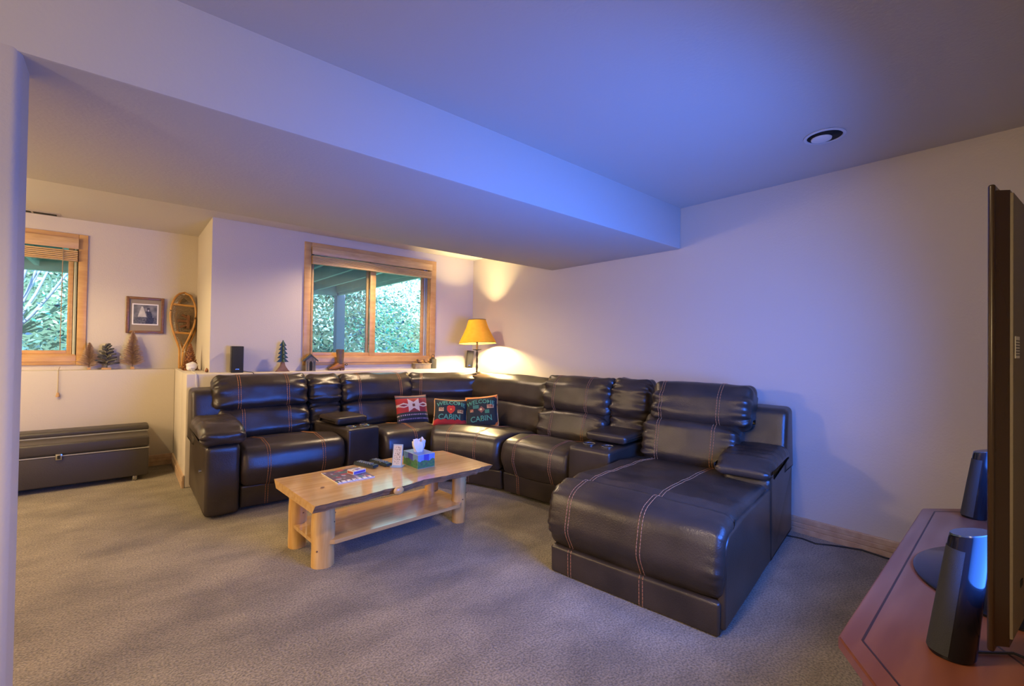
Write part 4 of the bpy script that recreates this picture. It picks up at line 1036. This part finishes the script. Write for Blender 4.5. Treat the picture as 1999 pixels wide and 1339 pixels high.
plug()
tc_ = thing('pine_cone', 'tiny brown pine cone on the ledge near the wall corner', 'pine cone', (0.60, 5.02, ZL))
mk('cone_body', 'potpourri', tc_, lambda bm: lathe(bm, [(0.006, 0), (0.016, 0.008), (0.013, 0.02), (0.008, 0.032), (0.001, 0.042)], 10), True)

# ------------------------------------------------------------------ things on the long ledge
def satellite(label, x, y, rz, w, d, h, tilt=0.0):
    root = thing('satellite_speaker', label, 'speaker', (x, y, ZL), rz); root.rotation_euler = (0, tilt, rz); root['group'] = 'satellite speakers on the ledge'
    box('cabinet', 'black', root, -w/2, w/2, -d/2, d/2, 0, h, 0.005, 3)
    g = box('grille', 'grille', root, -w/2+0.006, w/2-0.006, -d/2-0.006, -d/2, 0.006, h-0.006, 0.004)
    for k in range(4): box('logo_letter', 'chrome', g, -0.014+k*0.0075, -0.009+k*0.0075, -d/2-0.0072, -d/2-0.006, 0.030, 0.037)
satellite('black satellite speaker near the left end of the long ledge', 0.815, 4.872, R(-4), 0.100, 0.10, 0.245)
satellite('small black satellite speaker under the glowing lamp shade', 3.445, 4.862, R(-30), 0.085, 0.08, 0.225, R(5))
sc_ = mk('speaker_wire', 'cable', None, lambda bm: tube(bm, [(0.87, 4.87, ZL+0.012), (0.90, 4.84, ZL+0.006), (0.925, 4.79, ZL+0.004), (0.935, 4.764, ZL-0.002), (0.94, 4.7625, ZL-0.06)], 0.003, 6), True)
tag(sc_, 'thin dark wire running from the ledge speaker over the edge', 'wire')
def tintree():
    root = thing('tin_tree', 'green tin pine tree figurine on a flared rusty base', 'figurine', (1.205, 4.86, ZL))
    mk('base', 'rust', root, lambda bm: prism(bm, [(-0.064, 0), (0.064, 0), (0.045, 0.022), (0.022, 0.058), (0.012, 0.10), (-0.012, 0.10), (-0.022, 0.058), (-0.045, 0.022)], 'y', -0.018, 0.018))
    tiers = []
    for k in range(5):
        z0 = 0.095 + k*0.040; w_ = 0.056 - k*0.006; tiers.append((z0, w_))
    pts = []
    for z0, w_ in tiers: pts += [(w_, z0), (w_*0.38, z0+0.036)]
    pts = pts[:-1] + [(0, 0.310)]
    pts = pts + [(-x, z) for x, z in reversed(pts[:-1])]
    mk('boughs', 'treegreen', root, lambda bm: prism(bm, pts, 'y', -0.006, 0.006))
    mk('boughs', 'treegreen', root, lambda bm: prism(bm, pts, 'x', -0.006, 0.006))
tintree()
def birdhouse():
    root = thing('birdhouse', 'small weathered birdhouse with green gable roof on the ledge', 'birdhouse', (1.468, 4.862, ZL), R(-12))
    mk('house', 'birdhouse', root, lambda bm: prism(bm, [(-0.046, 0), (0.046, 0), (0.046, 0.118), (0, 0.160), (-0.046, 0.118)], 'y', -0.045, 0.045))
    for s in (-1, 1):
        mk('roof_panel', 'roofgreen', root, lambda bm: prism(bm, [(0, 0.162), (s*0.070, 0.098), (s*0.070, 0.110), (0, 0.176)], 'y', -0.056, 0.056))
    mk('doorway', 'dark', root, lambda bm: prism(bm, [(-0.014, 0.006), (0.014, 0.006), (0.014, 0.085), (0, 0.108), (-0.014, 0.085)], 'y', -0.0475, -0.0445))
    for k in (-0.032, 0.030): box('slat', 'roofgreen', root, k-0.004, k+0.004, -0.047, -0.045, 0.004, 0.10)
birdhouse()
def boot():
    root = thing('cowboy_boot', 'brown leather cowboy boot ornament with spur below the window', 'boot', (1.765, 4.862, ZL), R(0))
    def shaft(bm):
        rings = []
        for z, a, b, o in ((0.075, 0.032, 0.030, 0.008), (0.10, 0.034, 0.030, 0.006), (0.15, 0.038, 0.033, 0.004), (0.20, 0.042, 0.036, 0.003), (0.222, 0.044, 0.037, 0.003)):
            rings.append([bm.verts.new((o + a*math.cos(2*math.pi*j/24), b*math.sin(2*math.pi*j/24), z + (0.008*abs(math.sin(2*math.pi*j/24)) - 0.004 if z > 0.2 else 0))) for j in range(24)])
        rings.append([bm.verts.new((v.co.x*0.9, v.co.y*0.9, v.co.z)) for v in rings[-1]]); rings.append([bm.verts.new((v.co.x, v.co.y, v.co.z-0.05)) for v in rings[-1]])
        for A, B in zip(rings, rings[1:]):
            for j in range(24): bm.faces.new((A[j], A[(j+1) % 24], B[(j+1) % 24], B[j]))
        bm.faces.new(rings[-1])
    mk('shaft', 'boot_shaft', root, shaft, True, 50)
    def foot(bm):
        secs = [(-0.118, 0.004, 0.010, 0.018), (-0.105, 0.014, 0.008, 0.030), (-0.08, 0.024, 0.006, 0.046), (-0.05, 0.026, 0.006, 0.066), (-0.02, 0.025, 0.014, 0.090), (0.01, 0.026, 0.022, 0.098), (0.035, 0.026, 0.022, 0.092), (0.046, 0.016, 0.026, 0.075)]
        rings = []
        for x, w, z0, z1 in secs:
            rings.append([bm.verts.new((x, w*math.cos(t), (z0+z1)/2 + (z1-z0)/2*math.sin(t))) for t in [2*math.pi*k/16 for k in range(16)]])
        for A, B in zip(rings, rings[1:]):
            for j in range(16): bm.faces.new((A[j], A[(j+1) % 16], B[(j+1) % 16], B[j]))
        bm.faces.new(rings[0]); bm.faces.new(rings[-1])
    mk('foot', 'boot', root, foot, True, 60)
    mk('sole', 'boot_shaft', root, lambda bm: prism(bm, [(-0.118, 0.006), (-0.05, 0.0), (0.0, 0.012), (0.0, 0.018), (-0.05, 0.008), (-0.118, 0.013)], 'y', -0.024, 0.024))
    mk('heel', 'knot', root, lambda bm: prism(bm, [(0.008, 0), (0.042, 0), (0.048, 0.026), (0.002, 0.022)], 'y', -0.02, 0.02))
    mk('spur', 'iron', root, lambda bm: (tube(bm, [(0.040, 0, 0.058), (0.066, 0, 0.062)], 0.004, 8), tube(bm, [(0.072+0.011*math.cos(a*math.pi/8), 0, 0.062+0.011*math.sin(a*math.pi/8)) for a in range(16)], 0.0035, 6, True)))
boot()
def trinket():
    root = thing('carved_trinket_box', 'small carved box with bird figures at the right window corner', 'trinket box', (2.755, 4.858, ZL), R(-4))
    box('box', 'planter', root, -0.105, 0.10, -0.038, 0.038, 0, 0.062, 0.004)
    box('rim', 'birdhouse', root, -0.112, 0.107, -0.044, 0.044, 0.058, 0.068, 0.003)
    for k, (x, s) in enumerate(((-0.035, 1.0), (0.045, 0.8))):
        mk('bird', 'knot' if k == 0 else 'rust', root, lambda bm: (bmesh.ops.create_uvsphere(bm, u_segments=14, v_segments=10, radius=1, matrix=Matrix.Translation((x, 0, 0.085)) @ Matrix.Rotation(R(20), 4, 'Y') @ Matrix.Diagonal((0.034*s, 0.018, 0.020*s, 1))), bmesh.ops.create_uvsphere(bm, u_segments=10, v_segments=8, radius=0.013*s, matrix=Matrix.Translation((x-0.026*s, 0, 0.106))), bmesh.ops.create_cone(bm, segments=8, radius1=0.004, radius2=0.0005, depth=0.014, matrix=Matrix.Translation((x-0.042*s, 0, 0.106)) @ Matrix.Rotation(R(-90), 4, 'Y'))), True)
    r2 = thing('dark_lantern', 'narrow dark lantern with wire handle beside the carved trinket box', 'lantern', (2.905, 4.862, ZL), R(5))
    box('body', 'darkglass', r2, -0.034, 0.034, -0.03, 0.03, 0, 0.118, 0.006)
    mk('cap', 'iron', r2, lambda bm: lathe(bm, [(0.034, 0.118), (0.020, 0.135), (0.008, 0.142)], 16), True, 40)
    mk('handle', 'iron', r2, lambda bm: tube(bm, [(0.024*math.cos(a*math.pi/10), 0, 0.130+0.045*math.sin(a*math.pi/10)) for a in range(11)], 0.003, 6), True)
trinket()
